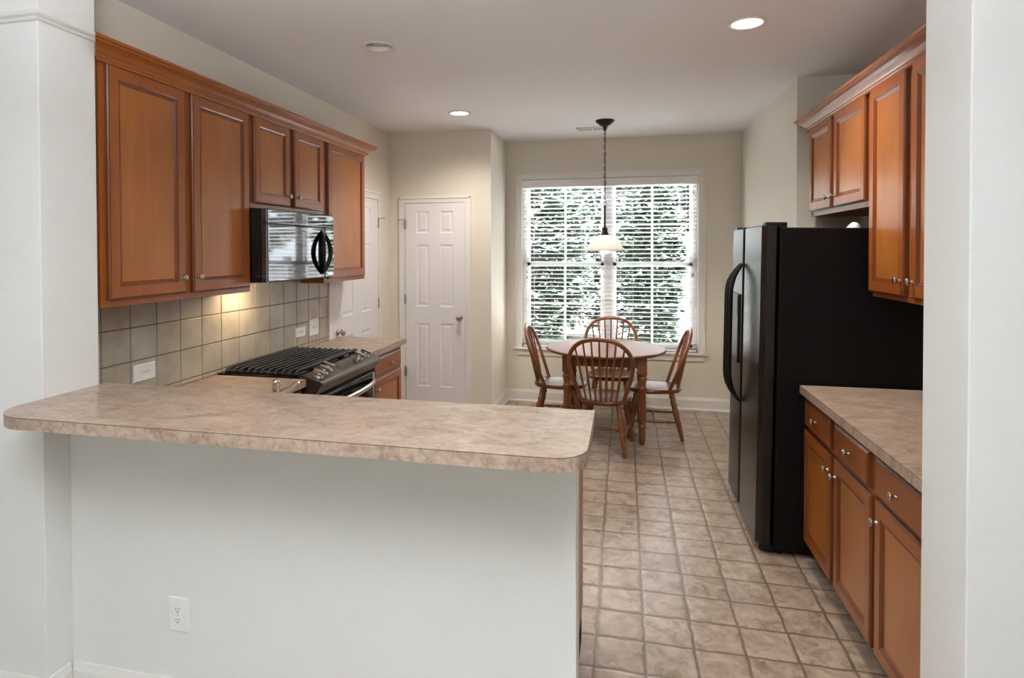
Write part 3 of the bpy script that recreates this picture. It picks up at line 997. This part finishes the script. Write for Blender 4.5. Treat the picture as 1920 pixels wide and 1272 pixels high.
# almond-shaped loop handle standing off the door
for sg in (1, -1):
    pts = []
    for k in range(NP + 1):
        t = k / NP
        pts.append((MX + 0.002 + 0.034 * math.sin(PI * t) ** 0.7, 3.684 + sg * 0.050 * math.sin(PI * t) ** 0.9, MZ0 + 0.030 + 0.272 * t))
    m.tube(pts, [0.010 + 0.006 * math.sin(PI * k / NP) for k in range(NP + 1)], 10)
m.build('handle', md_)
m = MB('steel'); m.box(XK + 0.14, XK + 0.20, 3.11, 3.23, MZ0 - 0.002, MZ0 + 0.001); m.build('task_lamp_lens', mw)
m = MB('cab'); m.box(XK + 0.012, XK + 0.09, 3.47, 3.86, MZ0 - 0.022, MZ0 - 0.001); tag(m.build('mounting_rail'), 'small wood rail below the back of the microwave', 'rail')

l = bpy.data.lights.new('microwave_task_light', 'AREA'); l.shape = 'RECTANGLE'; l.size = 0.10; l.size_y = 0.05; l.energy = 1.7; l.color = (1.0, 0.74, 0.45)
ol = bpy.data.objects.new('microwave_task_light', l); COL.objects.link(ol); ol.location = (XK + 0.17, 3.17, MZ0 - 0.012); ol.rotation_euler = (0, math.radians(30), 0)

# ------------------------------------------------------------------ gas range
RY0, RY1 = 3.018, 3.862
rg = thing('gas_range', 'dark stainless slide-in gas range with black grates', 'stove', (-1.95, (RY0 + RY1) / 2, 0))
m = MB('slate'); m.box(XK + 0.012, -1.690, RY0 + 0.004, RY1 - 0.004, 0.03, 0.895)
m.mat('black_plastic'); m.box(XK + 0.05, -1.73, RY0 + 0.03, RY1 - 0.03, 0.0, 0.03); m.build('body', rg, bevel=0.003)
m = MB('black_gloss'); m.box(XK + 0.012, -1.735, RY0 - 0.002 + 0.003, RY1 - 0.003, 0.916, 0.9225)
m.mat('black_gloss'); m.box(XK + 0.012, -1.735, RY0 + 0.006, RY1 - 0.006, 0.895, 0.917)
m.build('cooktop', rg, bevel=0.002)
# sloped control panel with overhanging lip
prof = [(-1.735, 0.928), (-1.715, 0.930), (-1.612, 0.897), (-1.600, 0.890), (-1.598, 0.876), (-1.612, 0.868), (-1.640, 0.822), (-1.690, 0.815), (-1.735, 0.895)]
m = MB('slate'); m.loft([[(x, RY0 + 0.018, z) for x, z in prof], [(x, RY1 - 0.006, z) for x, z in prof]]); cp = m.build('control_panel', rg, bevel=0.002)
m = MB('black_gloss')
pA, pB = Vector((-1.700, 0, 0.9256)), Vector((-1.632, 0, 0.9039))
m.loft([[(pA.x, 3.36, pA.z), (pB.x, 3.36, pB.z), (pB.x, 3.60, pB.z), (pA.x, 3.60, pA.z)], [(pA.x, 3.36, pA.z + 0.0012), (pB.x, 3.36, pB.z + 0.0012), (pB.x, 3.60, pB.z + 0.0012), (pA.x, 3.60, pA.z + 0.0012)]])
m.build('touch_display', cp)
# knobs: three near, two far
nrm = Vector((0.306, 0, 0.952)).normalized()
for (ky, kx) in ((3.095, -1.652), (3.185, -1.668), (3.262, -1.682), (3.655, -1.668), (3.765, -1.672)):
    zc = 0.930 - (kx + 1.715) * 0.3204
    T = Matrix.Translation((kx, ky, zc)) @ Vector((0, 0, 1)).rotation_difference(nrm).to_matrix().to_4x4()
    m = MB('steel'); m.T = T
    m.lathe([(0.026, 0), (0.027, 0.004), (0.020, 0.008), (0.017, 0.010), (0.018, 0.022), (0.014, 0.025)], 24)
    m.box(-0.034, 0.034, -0.011, 0.011, 0.018, 0.040)
    m.build('knob', rg, bevel=0.002)
# grates
m = MB('iron')
gx0, gx1 = XK + 0.055, -1.762
nb = 11
for half in range(2):
    y0 = 3.050 + half * 0.392; y1 = y0 + 0.388
    for i in range(nb):
        x = gx0 + (gx1 - gx0) * i / (nb - 1)
        rr = 0.0062 if 0 < i < nb - 1 else 0.0105
        pts = [(x, y0, 0.945), (x, y1 - 0.022, 0.945), (x, y1 - 0.006, 0.936), (x, y1, 0.924)]
        if half == 0: pts = [(x, y0, 0.924), (x, y0 + 0.006, 0.936), (x, y0 + 0.022, 0.945), (x, y1, 0.945)]
        m.tube(pts, rr, 8, up=(1, 0, 0), sx=1.15)
    for yy in (y0 + 0.010, y1 - 0.010, (y0 + y1) / 2): m.box(gx0, gx1, yy - 0.005, yy + 0.005, 0.9235, 0.934)
    g_ = m.build('grate', rg); m = MB('iron')
for (bx, by) in ((-2.07, 3.20), (-1.88, 3.20), (-2.07, 3.68), (-1.88, 3.68), (-1.975, 3.44)):
    m = MB('iron'); m.lathe([(0.048, 0.9225), (0.048, 0.930), (0.036, 0.932), (0.036, 0.938), (0.030, 0.940), (0.001, 0.9405)], 24, (bx, by, 0)); m.build('burner', rg)
# oven door, window, arched handle, drawer
m = MB('slate'); m.box(-1.690, -1.648, RY0 + 0.010, RY1 - 0.010, 0.215, 0.795); od = m.build('oven_door', rg, bevel=0.004)
m = MB('black_gloss'); m.box(-1.648, -1.6455, RY0 + 0.045, RY1 - 0.045, 0.28, 0.792); m.build('oven_window', od)
m = MB('steel')
pts = []
for k in range(17):
    t = k / 16
    pts.append((-1.636 + 0.050 * math.sin(PI * t) ** 0.6, RY0 + 0.030 + (RY1 - RY0 - 0.060) * t, 0.738 + 0.0 * t))
m.tube(pts, 0.019, 10, up=(0, 0, 1), sx=0.5)
m.build('oven_handle', od)
m = MB('steel'); m.box(-1.650, -1.642, RY1 - 0.040, RY1 - 0.011, 0.22, 0.792); m.build('door_edge_trim', od, bevel=0.002)
m = MB('black_plastic')
for zz in (0.800, 0.809): m.box(-1.676, -1.650, RY0 + 0.02, RY1 - 0.02, zz, zz + 0.004)
m.build('vent_slots', rg)
m = MB('slate'); m.box(-1.690, -1.650, RY0 + 0.010, RY1 - 0.010, 0.06, 0.205); m.build('drawer', rg, bevel=0.004)

# ------------------------------------------------------------------ refrigerator (front faces -X, leaning back a degree)
fx, fy = 0.677, 3.930
FH = 1.742
fr_ = thing('refrigerator', 'tall black side-by-side refrigerator between the right worktop and the nook', 'refrigerator', (fx, fy, 0), world_coords=False)
fr_.rotation_euler = (0, math.radians(0.93), 0)
HY = 0.465
m = MB('black_side'); m.box(0.085, 0.785, -HY, HY, 0.030, FH - 0.012); m.build('body', fr_, bevel=0.006)
ys_ = 0.062    # seam
for (a, b) in ((-HY, ys_ - 0.003), (ys_ + 0.003, HY)):
    m = MB('black_door')
    n = 14; sec = []
    for k in range(n + 1):       # gently crowned front with rounded edges
        t = k / n; y = a + (b - a) * t
        e = min(t, 1 - t) * (b - a)
        x = 0.0 + (0.0 if e > 0.022 else 0.022 - math.sqrt(max(0, 0.022 ** 2 - (0.022 - e) ** 2))) + 0.004 * (2 * t - 1) ** 2
        sec.append((x, y))
    sec = sec + [(0.070, b), (0.070, a)]
    m.loft([[(x, y, 0.055) for x, y in sec], [(x, y, FH - 0.006) for x, y in sec], [(x + 0.006 if x < 0.06 else x, y, FH) for x, y in sec]])
    d_ = m.build('door', fr_, bevel=0.002)
    hy = (ys_ - 0.036) if a < 0 else (ys_ + 0.036)
    m = MB('black_plastic'); pts = []; rr = []
    for k in range(25):
        t = k / 24; z = 0.690 + (1.525 - 0.690) * t
        e = min(t, 1 - t)
        x = -0.006 - 0.072 * (1 - (1 - min(1, e / 0.22)) ** 2.2)
        yy = hy + (0.018 if a < 0 else -0.018) * (1 - min(1, e / 0.2)) 
        pts.append((x, yy, z)); rr.append(0.010 + 0.009 * min(1, e / 0.12))
    m.tube(pts, rr, 12, up=(1, 0, 0), sx=0.75); m.build('handle', d_)
    if a > 0:
        m = MB('black_plastic'); m.box(-0.010, 0.012, a + 0.075, b - 0.075, 0.905, 1.335); dp = m.build('dispenser', d_, bevel=0.006)
        m = MB('black_plastic'); m.box(-0.012, -0.009, a + 0.09, b - 0.09, 1.20, 1.32); m.build('dispenser_panel', dp)
m = MB('black_plastic'); m.box(0.020, 0.085, -HY + 0.02, HY - 0.02, 0.018, 0.052); m.build('toe_grille', fr_, bevel=0.004)
for yy in (-HY + 0.005, HY - 0.085):
    m = MB('black_plastic'); m.box(0.015, 0.120, yy, yy + 0.075, FH - 0.014, FH + 0.016); m.build('hinge_cover', fr_, bevel=0.006)
for yy in (-HY + 0.05, HY - 0.05):
    m = MB('black_plastic'); m.lathe([(0.022, 0.006), (0.022, 0.03)], 16, (0.12, yy, 0)); m.build('foot', fr_)
    m = MB('black_plastic'); m.lathe([(0.018, 0.012), (0.018, 0.03)], 16, (0.70, yy, 0)); m.build('foot', fr_)

# crumpled white wrapper on the refrigerator
m = MB('cap_white')
loops = []
for j in range(6):
    L = []
    for k in range(12):
        a = 2 * PI * k / 12; t = j / 5
        r0 = 0.034 * (1 - 0.75 * t ** 2) * (0.8 + 0.4 * random.random())
        L.append((1.20 + r0 * math.cos(a), 3.66 + 1.3 * r0 * math.sin(a), 1.7225 + 0.036 * t))
    loops.append(L)
m.loft(loops, smooth=True); tag(m.build('crumpled_wrapper'), 'small crumpled white wrapper lying on top of the black refrigerator', 'wrapper')

# ------------------------------------------------------------------ table and chairs
TX_, TY_ = -0.165, 5.530
tb = thing('dining_table', 'round brown wood dining table with turned legs in front of the window', 'table', (TX_, TY_, 0))
m = MB('table'); R0 = 0.520
m.lathe([(R0 - 0.020, 0.722), (R0 - 0.004, 0.728), (R0, 0.736), (R0 - 0.002, 0.743), (R0 - 0.008, 0.748), (R0 - 0.018, 0.750), (0.002, 0.750)], 72, (TX_, TY_, 0))
m.build('tabletop', tb)
m = MB('chair'); A = 0.300
for s in (1, -1):
    m.box(TX_ - A, TX_ + A, TY_ + s * A - 0.011, TY_ + s * A + 0.011, 0.630, 0.7215); m.box(TX_ + s * A - 0.011, TX_ + s * A + 0.011, TY_ - A, TY_ + A, 0.630, 0.7215)
m.build('apron', tb)
LEGP = [(0.016, 0.0), (0.022, 0.010), (0.027, 0.030), (0.0275, 0.120), (0.024, 0.128), (0.031, 0.140), (0.033, 0.152), (0.028, 0.166), (0.024, 0.172), (0.032, 0.186),
        (0.034, 0.22), (0.032, 0.34), (0.029, 0.455), (0.035, 0.462), (0.035, 0.472), (0.027, 0.482), (0.031, 0.510), (0.037, 0.548), (0.036, 0.560), (0.028, 0.567), (0.034, 0.574), (0.040, 0.590), (0.040, 0.600)]
for sx in (1, -1):
    for sy in (1, -1):
        m = MB('chair'); cx_, cy_ = TX_ + sx * 0.308, TY_ + sy * 0.325
        m.lathe(LEGP, 20, (cx_, cy_, 0)); m.box(cx_ - 0.037, cx_ + 0.037, cy_ - 0.037, cy_ + 0.037, 0.590, 0.7215); m.build('leg', tb, bevel=0.002, angle=60)

SEAT_Z = 0.425
LG_T = [(0, 0.012), (0.04, 0.013), (0.30, 0.0175), (0.335, 0.021), (0.36, 0.016), (0.385, 0.0205), (0.42, 0.016), (0.58, 0.021), (0.70, 0.015), (0.74, 0.0215), (0.77, 0.015), (0.90, 0.019), (1.0, 0.015)]
ST_T = [(0, 0.008), (0.14, 0.010), (0.22, 0.014), (0.26, 0.009), (0.5, 0.0145), (0.74, 0.009), (0.78, 0.014), (0.86, 0.010), (1, 0.008)]


def make_chair(label):
    c = thing('windsor_chair', label, 'chair', (0, 0, 0), 'wooden Windsor chairs round the dining table', world_coords=False)
    # saddle seat: shield outline
    out = []
    for k in range(40):
        a = 2 * PI * k / 40
        s, q = math.sin(a), math.cos(a)
        hw = 0.215 * (abs(q) ** 0.72) * (1 if q >= 0 else -1)
        yy = 0.13 + 0.235 * (abs(s) ** 0.80) * (1 if s >= 0 else -1)
        pinch = 1.0 - 0.10 * math.exp(-((yy - 0.03) / 0.07) ** 2)
        out.append((hw * pinch * (0.93 if yy < 0 else 1.0), yy))
    def lp(s, z, dz=0):
        return [(x * s, 0.13 + (y - 0.13) * s, z + dz) for x, y in out]
    m = MB('seat')
    m.loft([lp(0.86, SEAT_Z - 0.040), lp(0.96, SEAT_Z - 0.034), lp(1.0, SEAT_Z - 0.020), lp(0.99, SEAT_Z - 0.004), lp(0.955, SEAT_Z), lp(0.84, SEAT_Z - 0.003), lp(0.55, SEAT_Z - 0.011), lp(0.2, SEAT_Z - 0.012)], smooth=True)
    m.build('seat', c)
    lean = math.radians(20)
    def back(x, h, dy=0.0):
        return (x, dy - h * math.tan(lean), SEAT_Z + h)
    H = 0.495
    # bow: narrow at the seat, widest two fifths up, round top
    bow = []
    half = [(0.168, -0.015), (0.190, 0.06), (0.215, 0.14), (0.238, 0.22), (0.2475, 0.28), (0.243, 0.335), (0.222, 0.392), (0.186, 0.437), (0.135, 0.472), (0.070, 0.490), (0.0, H)]
    for x, h in half: bow.append(back(x, h))
    for x, h in reversed(half[:-1]): bow.append(back(-x, h))
    # smooth the path
    P = [Vector(p) for p in bow]; fine = []
    for i in range(len(P) - 1):
        p0 = P[max(i - 1, 0)]; p1 = P[i]; p2 = P[i + 1]; p3 = P[min(i + 2, len(P) - 1)]
        for s in range(4):
            t = s / 4
            fine.append(0.5 * ((2 * p1) + (p2 - p0) * t + (2 * p0 - 5 * p1 + 4 * p2 - p3) * t * t + (3 * p1 - p0 - 3 * p2 + p3) * t ** 3))
    fine.append(P[-1])
    m = MB('chair'); m.tube([tuple(p) for p in fine], 0.0145, 10, up=(0, 0.94, 0.34), sx=1.15); m.build('bow', c)

    def bow_h(x):
        best = None
        for i in range(len(half) - 1):
            (xa, ha), (xb, hb) = half[i], half[i + 1]
            if ha >= 0.25 and min(xa, xb) - 1e-9 <= abs(x) <= max(xa, xb) + 1e-9:
                t = (abs(x) - xa) / (xb - xa) if xb != xa else 0
                best = ha + (hb - ha) * t
        return best
    for i in range(7):
        s = (i - 3) / 3.0
        xt = s * 0.190; xb = s * 0.115
        yb = -0.062 - 0.020 * (1 - s * s)
        top = Vector(back(xt, bow_h(xt)))
        m = MB('chair'); m.turned((xb, yb, SEAT_Z - 0.012), tuple(top), [(0, 0.0078), (0.25, 0.0100), (0.5, 0.0092), (1, 0.0066)], 8); m.build('spindle', c)
    feet = {}
    for (nm, sx, tx, ty, fx_, fy_) in (('rl', -1, 0.128, -0.015, 0.190, -0.100), ('rr', 1, 0.128, -0.015, 0.190, -0.100), ('fl', -1, 0.140, 0.255, 0.200, 0.345), ('fr', 1, 0.140, 0.255, 0.200, 0.345)):
        p0 = Vector((sx * fx_, fy_, 0.0)); p1 = Vector((sx * tx, ty, SEAT_Z - 0.030)); feet[nm] = (p0, p1)
        m = MB('chair'); m.turned(tuple(p0), tuple(p1), [(t_, r_ * 1.15) for t_, r_ in LG_T], 12); m.build('leg', c)
    mids = []
    for a, b in (('rl', 'fl'), ('rr', 'fr')):
        q0 = feet[a][0].lerp(feet[a][1], 0.38); q1 = feet[b][0].lerp(feet[b][1], 0.38)
        m = MB('chair'); m.turned(tuple(q0), tuple(q1), ST_T, 10); m.build('stretcher', c); mids.append(q0.lerp(q1, 0.5))
    m = MB('chair'); m.turned(tuple(mids[0]), tuple(mids[1]), ST_T, 10); m.build('stretcher', c)
    return c


ch = make_chair('wooden Windsor chair nearest the bar, its bow back toward the viewer')
ch.location = (-0.171, 4.955, 0); ch.rotation_euler = (0, 0, math.radians(-6))
copy_tree(ch, (-0.132, 6.150, 0), math.radians(180), 'wooden Windsor chair behind the table, closest to the window')
copy_tree(ch, (-0.690, 5.555, 0), math.radians(-90), 'wooden Windsor chair left of the table, seen from its side')
copy_tree(ch, (0.376, 5.560, 0), math.radians(90), 'wooden Windsor chair right of the table, side view, nearest the refrigerator')

# ------------------------------------------------------------------ pendant lamp over the table
PX, PY = -0.171, 5.556
pd = thing('pendant_lamp', 'bronze pendant lamp with frosted bell shade hanging above the round table', 'lamp', (PX, PY, CEIL))
m = MB('bronze'); m.lathe([(0.082, 0), (0.083, -0.008), (0.074, -0.014), (0.070, -0.022), (0.052, -0.034), (0.050, -0.040), (0.028, -0.050), (0.018, -0.060), (0.016, -0.076), (0.008, -0.092), (0.001, -0.094)], 36, (PX, PY, CEIL)); m.build('ceiling_canopy', pd)
m = MB('bronze')
zc0, zc1 = CEIL - 0.090, 2.030
nl = 20
for i in range(nl):
    zc = zc0 + (zc1 - zc0) * (i + 0.5) / nl
    hh = (zc0 - zc1) / nl * 0.5 + 0.004
    pts = []
    for k in range(14):
        a = 2 * PI * k / 14
        u = 0.0085 * math.cos(a); w = hh * math.sin(a)
        pts.append((PX + (u if i % 2 == 0 else 0), PY + (0 if i % 2 == 0 else u), zc + w))
    m.tube(pts, 0.0022, 6, close=True)
m.tube([(PX + 0.004 * math.sin(k * 1.9), PY + 0.004 * math.cos(k * 1.3), zc0 + (zc1 - zc0) * k / 24) for k in range(25)], 0.002, 6)
m.build('chain', pd)
m = MB('bronze'); m.tube([(PX + 0.013 * math.cos(2 * PI * k / 20), PY, 2.018 + 0.016 * math.sin(2 * PI * k / 20)) for k in range(20)], 0.003, 8, close=True); m.build('loop', pd)
m = MB('bronze'); m.lathe([(0.003, 2.006), (0.009, 2.000), (0.011, 1.988), (0.0085, 1.980), (0.0085, 1.815), (0.011, 1.808)], 16, (PX, PY, 0)); m.build('stem', pd)
m = MB('bronze'); m.lathe([(0.010, 1.812), (0.020, 1.808), (0.024, 1.796), (0.024, 1.770), (0.034, 1.752), (0.036, 1.742), (0.028, 1.738)], 24, (PX, PY, 0)); m.build('socket_cap', pd)
m = MB('shade')
sp = [(0.036, 1.742), (0.060, 1.738), (0.080, 1.728), (0.098, 1.710), (0.114, 1.685), (0.132, 1.660), (0.152, 1.637), (0.174, 1.617), (0.189, 1.604)]
m.lathe(sp + [(r - 0.003, z - 0.003) for r, z in reversed(sp)], 48, (PX, PY, 0), cap0=False, cap1=False); m.build('lamp_shade', pd)
m = MB('bulb_on'); m.lathe([(0.014, 1.735), (0.016, 1.700), (0.026, 1.672), (0.043, 1.640), (0.048, 1.615), (0.042, 1.592), (0.026, 1.579), (0.002, 1.575)], 24, (PX, PY, 0)); m.build('bulb', pd)
l = bpy.data.lights.new('pendant_bulb_light', 'SPOT'); l.energy = 10; l.color = (1.0, 0.86, 0.70); l.spot_size = math.radians(165); l.spot_blend = 0.5; l.shadow_soft_size = 0.045
ol = bpy.data.objects.new('pendant_bulb_light', l); COL.objects.link(ol); ol.location = (PX, PY, 1.560)

# ------------------------------------------------------------------ recessed ceiling lights
RG = 'recessed can lights in the kitchen ceiling'


def can(label, x, y, lit, watts):
    r = thing('recessed_light', label, 'ceiling light', (x, y, CEIL), RG)
    m = MB('can'); m.lathe([(0.074, 0.0), (0.094, -0.001), (0.096, -0.004), (0.090, -0.007), (0.075, -0.006), (0.0715, -0.002), (0.0715, 0.0)], 40, (x, y, CEIL), cap0=False, cap1=False); m.build('trim_ring', r)
    m = MB('can'); m.lathe([(0.0715, -0.002), (0.068, 0.03), (0.060, 0.060), (0.0600, 0.085), (0.002, 0.086)], 40, (x, y, CEIL), cap0=False); m.build('baffle', r)
    m = MB('led_on' if lit else 'bulb_off'); m.lathe([(0.020, 0.080), (0.030, 0.06), (0.054, 0.034), (0.056, 0.026), (0.045, 0.020), (0.002, 0.016)], 32, (x, y, CEIL)); m.build('flood_bulb', r)
    if lit:
        l = bpy.data.lights.new('can_light', 'SPOT'); l.energy = watts; l.color = (1.0, 0.91, 0.80); l.spot_size = math.radians(150); l.spot_blend = 1.0; l.shadow_soft_size = 0.06
        o_ = bpy.data.objects.new('can_light', l); COL.objects.link(o_); o_.location = (x, y, CEIL - 0.012)
    return r


can('lit recessed ceiling light nearest the right upper cabinets', 0.60, 3.334, True, 46)
can('unlit recessed ceiling light near the left upper cabinets', -1.345, 3.236, False, 0)
can('lit recessed ceiling light in front of the white pantry door', -1.343, 4.96, True, 40)

# ceiling vent by the pendant
vt = thing('ceiling_vent', 'white slotted air vent in the ceiling beside the pendant lamp', 'vent', (-0.298, 5.90, CEIL))
vx0, vx1, vy0, vy1 = -0.445, -0.150, 5.83, 5.975
m = MB('trim'); 
m.T = Matrix.Translation((0, 0, 0))
m.box(vx0, vx1, vy0, vy0 + 0.022, CEIL - 0.008, CEIL); m.box(vx0, vx1, vy1 - 0.022, vy1, CEIL - 0.008, CEIL)
m.box(vx0, vx0 + 0.022, vy0, vy1, CEIL - 0.008, CEIL); m.box(vx1 - 0.022, vx1, vy0, vy1, CEIL - 0.008, CEIL); m.box(-0.306, -0.289, vy0, vy1, CEIL - 0.008, CEIL)
m.build('frame', vt, bevel=0.002)
m = MB('slot'); m.box(vx0 + 0.01, vx1 - 0.01, vy0 + 0.01, vy1 - 0.01, CEIL - 0.0025, CEIL - 0.0005); m.build('backing', vt)
m = MB('trim')
for k in range(22):
    x = vx0 + 0.03 + (vx1 - vx0 - 0.06) * k / 21
    m.box(x - 0.0028, x + 0.0028, vy0 + 0.02, vy1 - 0.02, CEIL - 0.007, CEIL - 0.002)
m.build('louvres', vt)

# ------------------------------------------------------------------ outdoors beyond the window
o = MB('ground'); o.box(-14, 14, YB + 0.3, 26, -0.35, -0.25)
struct(o.build('ground'))
o = MB('paver'); o.box(-6.0, 6.0, YB + 0.3, 10.2, -0.25, -0.22); struct(o.build('floor_bounce_patio'))  # unseen pale paving, added to bounce sunlight onto the blind and ceiling
fe = thing('garden_fence', 'white vinyl privacy fence standing outside beyond the window', 'fence', (3.2, 10.4, -0.25))
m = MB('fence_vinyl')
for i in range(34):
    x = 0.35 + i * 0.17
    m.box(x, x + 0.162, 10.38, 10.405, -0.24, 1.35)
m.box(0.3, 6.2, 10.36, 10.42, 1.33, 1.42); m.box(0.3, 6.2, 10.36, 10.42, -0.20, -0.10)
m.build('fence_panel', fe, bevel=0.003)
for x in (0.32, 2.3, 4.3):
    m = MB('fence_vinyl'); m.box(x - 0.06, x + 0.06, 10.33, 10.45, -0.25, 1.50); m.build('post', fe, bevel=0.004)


def tree(name, label, x, y, h, rad, n, trunks, low=0.15, seed=1):
    rnd = random.Random(seed)
    t = thing(name, label, 'tree', (x, y, -0.25), 'shrubs and trees outside the window')
    m = MB('trunk'); tips = []
    for k in range(trunks):
        a = 2 * PI * k / trunks + rnd.random()
        pts = []; 
        for s in range(6):
            q = s / 5
            pts.append((x + math.cos(a) * rad * 0.55 * q ** 1.2 + rnd.uniform(-.05, .05), y + math.sin(a) * rad * 0.55 * q ** 1.2 + rnd.uniform(-.05, .05), -0.25 + h * 0.85 * q))
        m.tube(pts, [0.045 - 0.033 * s / 5 for s in range(6)], 8)
        tips.append(pts)
    m.build('trunk', t)
    m = MB('leaf')
    for i in range(n):
        # leaf rosettes filling an egg-shaped crown
        while True:
            u, v, w = rnd.uniform(-1, 1), rnd.uniform(-1, 1), rnd.uniform(-1, 1)
            if 0.25 < u * u + v * v + w * w < 1: break
        c = Vector((x + u * rad, y + v * rad, -0.25 + h * (low + (1 - low) * (0.5 + 0.5 * w))))
        for j in range(5):
            a = rnd.random() * 2 * PI; el = rnd.uniform(-0.6, 0.5)
            d = Vector((math.cos(a) * math.cos(el), math.sin(a) * math.cos(el), math.sin(el)))
            s = d.cross(Vector((0, 0, 1))).normalized(); L = rnd.uniform(0.11, 0.20); wd = L * 0.20
            up = s.cross(d) * (0.15 * L)
            m.add([tuple(c), tuple(c + d * L * 0.45 + s * wd - up), tuple(c + d * L), tuple(c + d * L * 0.45 - s * wd - up)], [(0, 1, 2), (0, 2, 3)])
    m.build('foliage', t)
    return t


tree('garden_tree', 'broad dark green leafy tree outside, filling the left window sash', -1.46, 9.0, 3.4, 0.98, 1900, 4, 0.04, 3)
tree('garden_tree', 'slim leafy tree outside in front of the white fence, near the window mullion', 0.42, 9.2, 3.2, 0.40, 800, 3, 0.02, 5)
tree('garden_tree', 'green tree outside farther back, seen through the middle of the window', -0.35, 12.0, 4.4, 1.15, 1700, 3, 0.05, 21)
tree('garden_tree', 'pale green tree outside rising above the white fence, right', 2.1, 12.7, 4.3, 1.15, 1600, 3, 0.40, 8)
tree('garden_tree', 'tall tree outside at the far right beyond the fence', 4.8, 12.8, 4.2, 1.4, 1200, 3, 0.40, 11)
tree('garden_tree', 'dense green tree outside at the far left of the window', -3.7, 11.4, 3.6, 1.3, 1200, 3, 0.05, 14)

for o in bpy.data.objects:
    if '_org' in o: del o['_org']
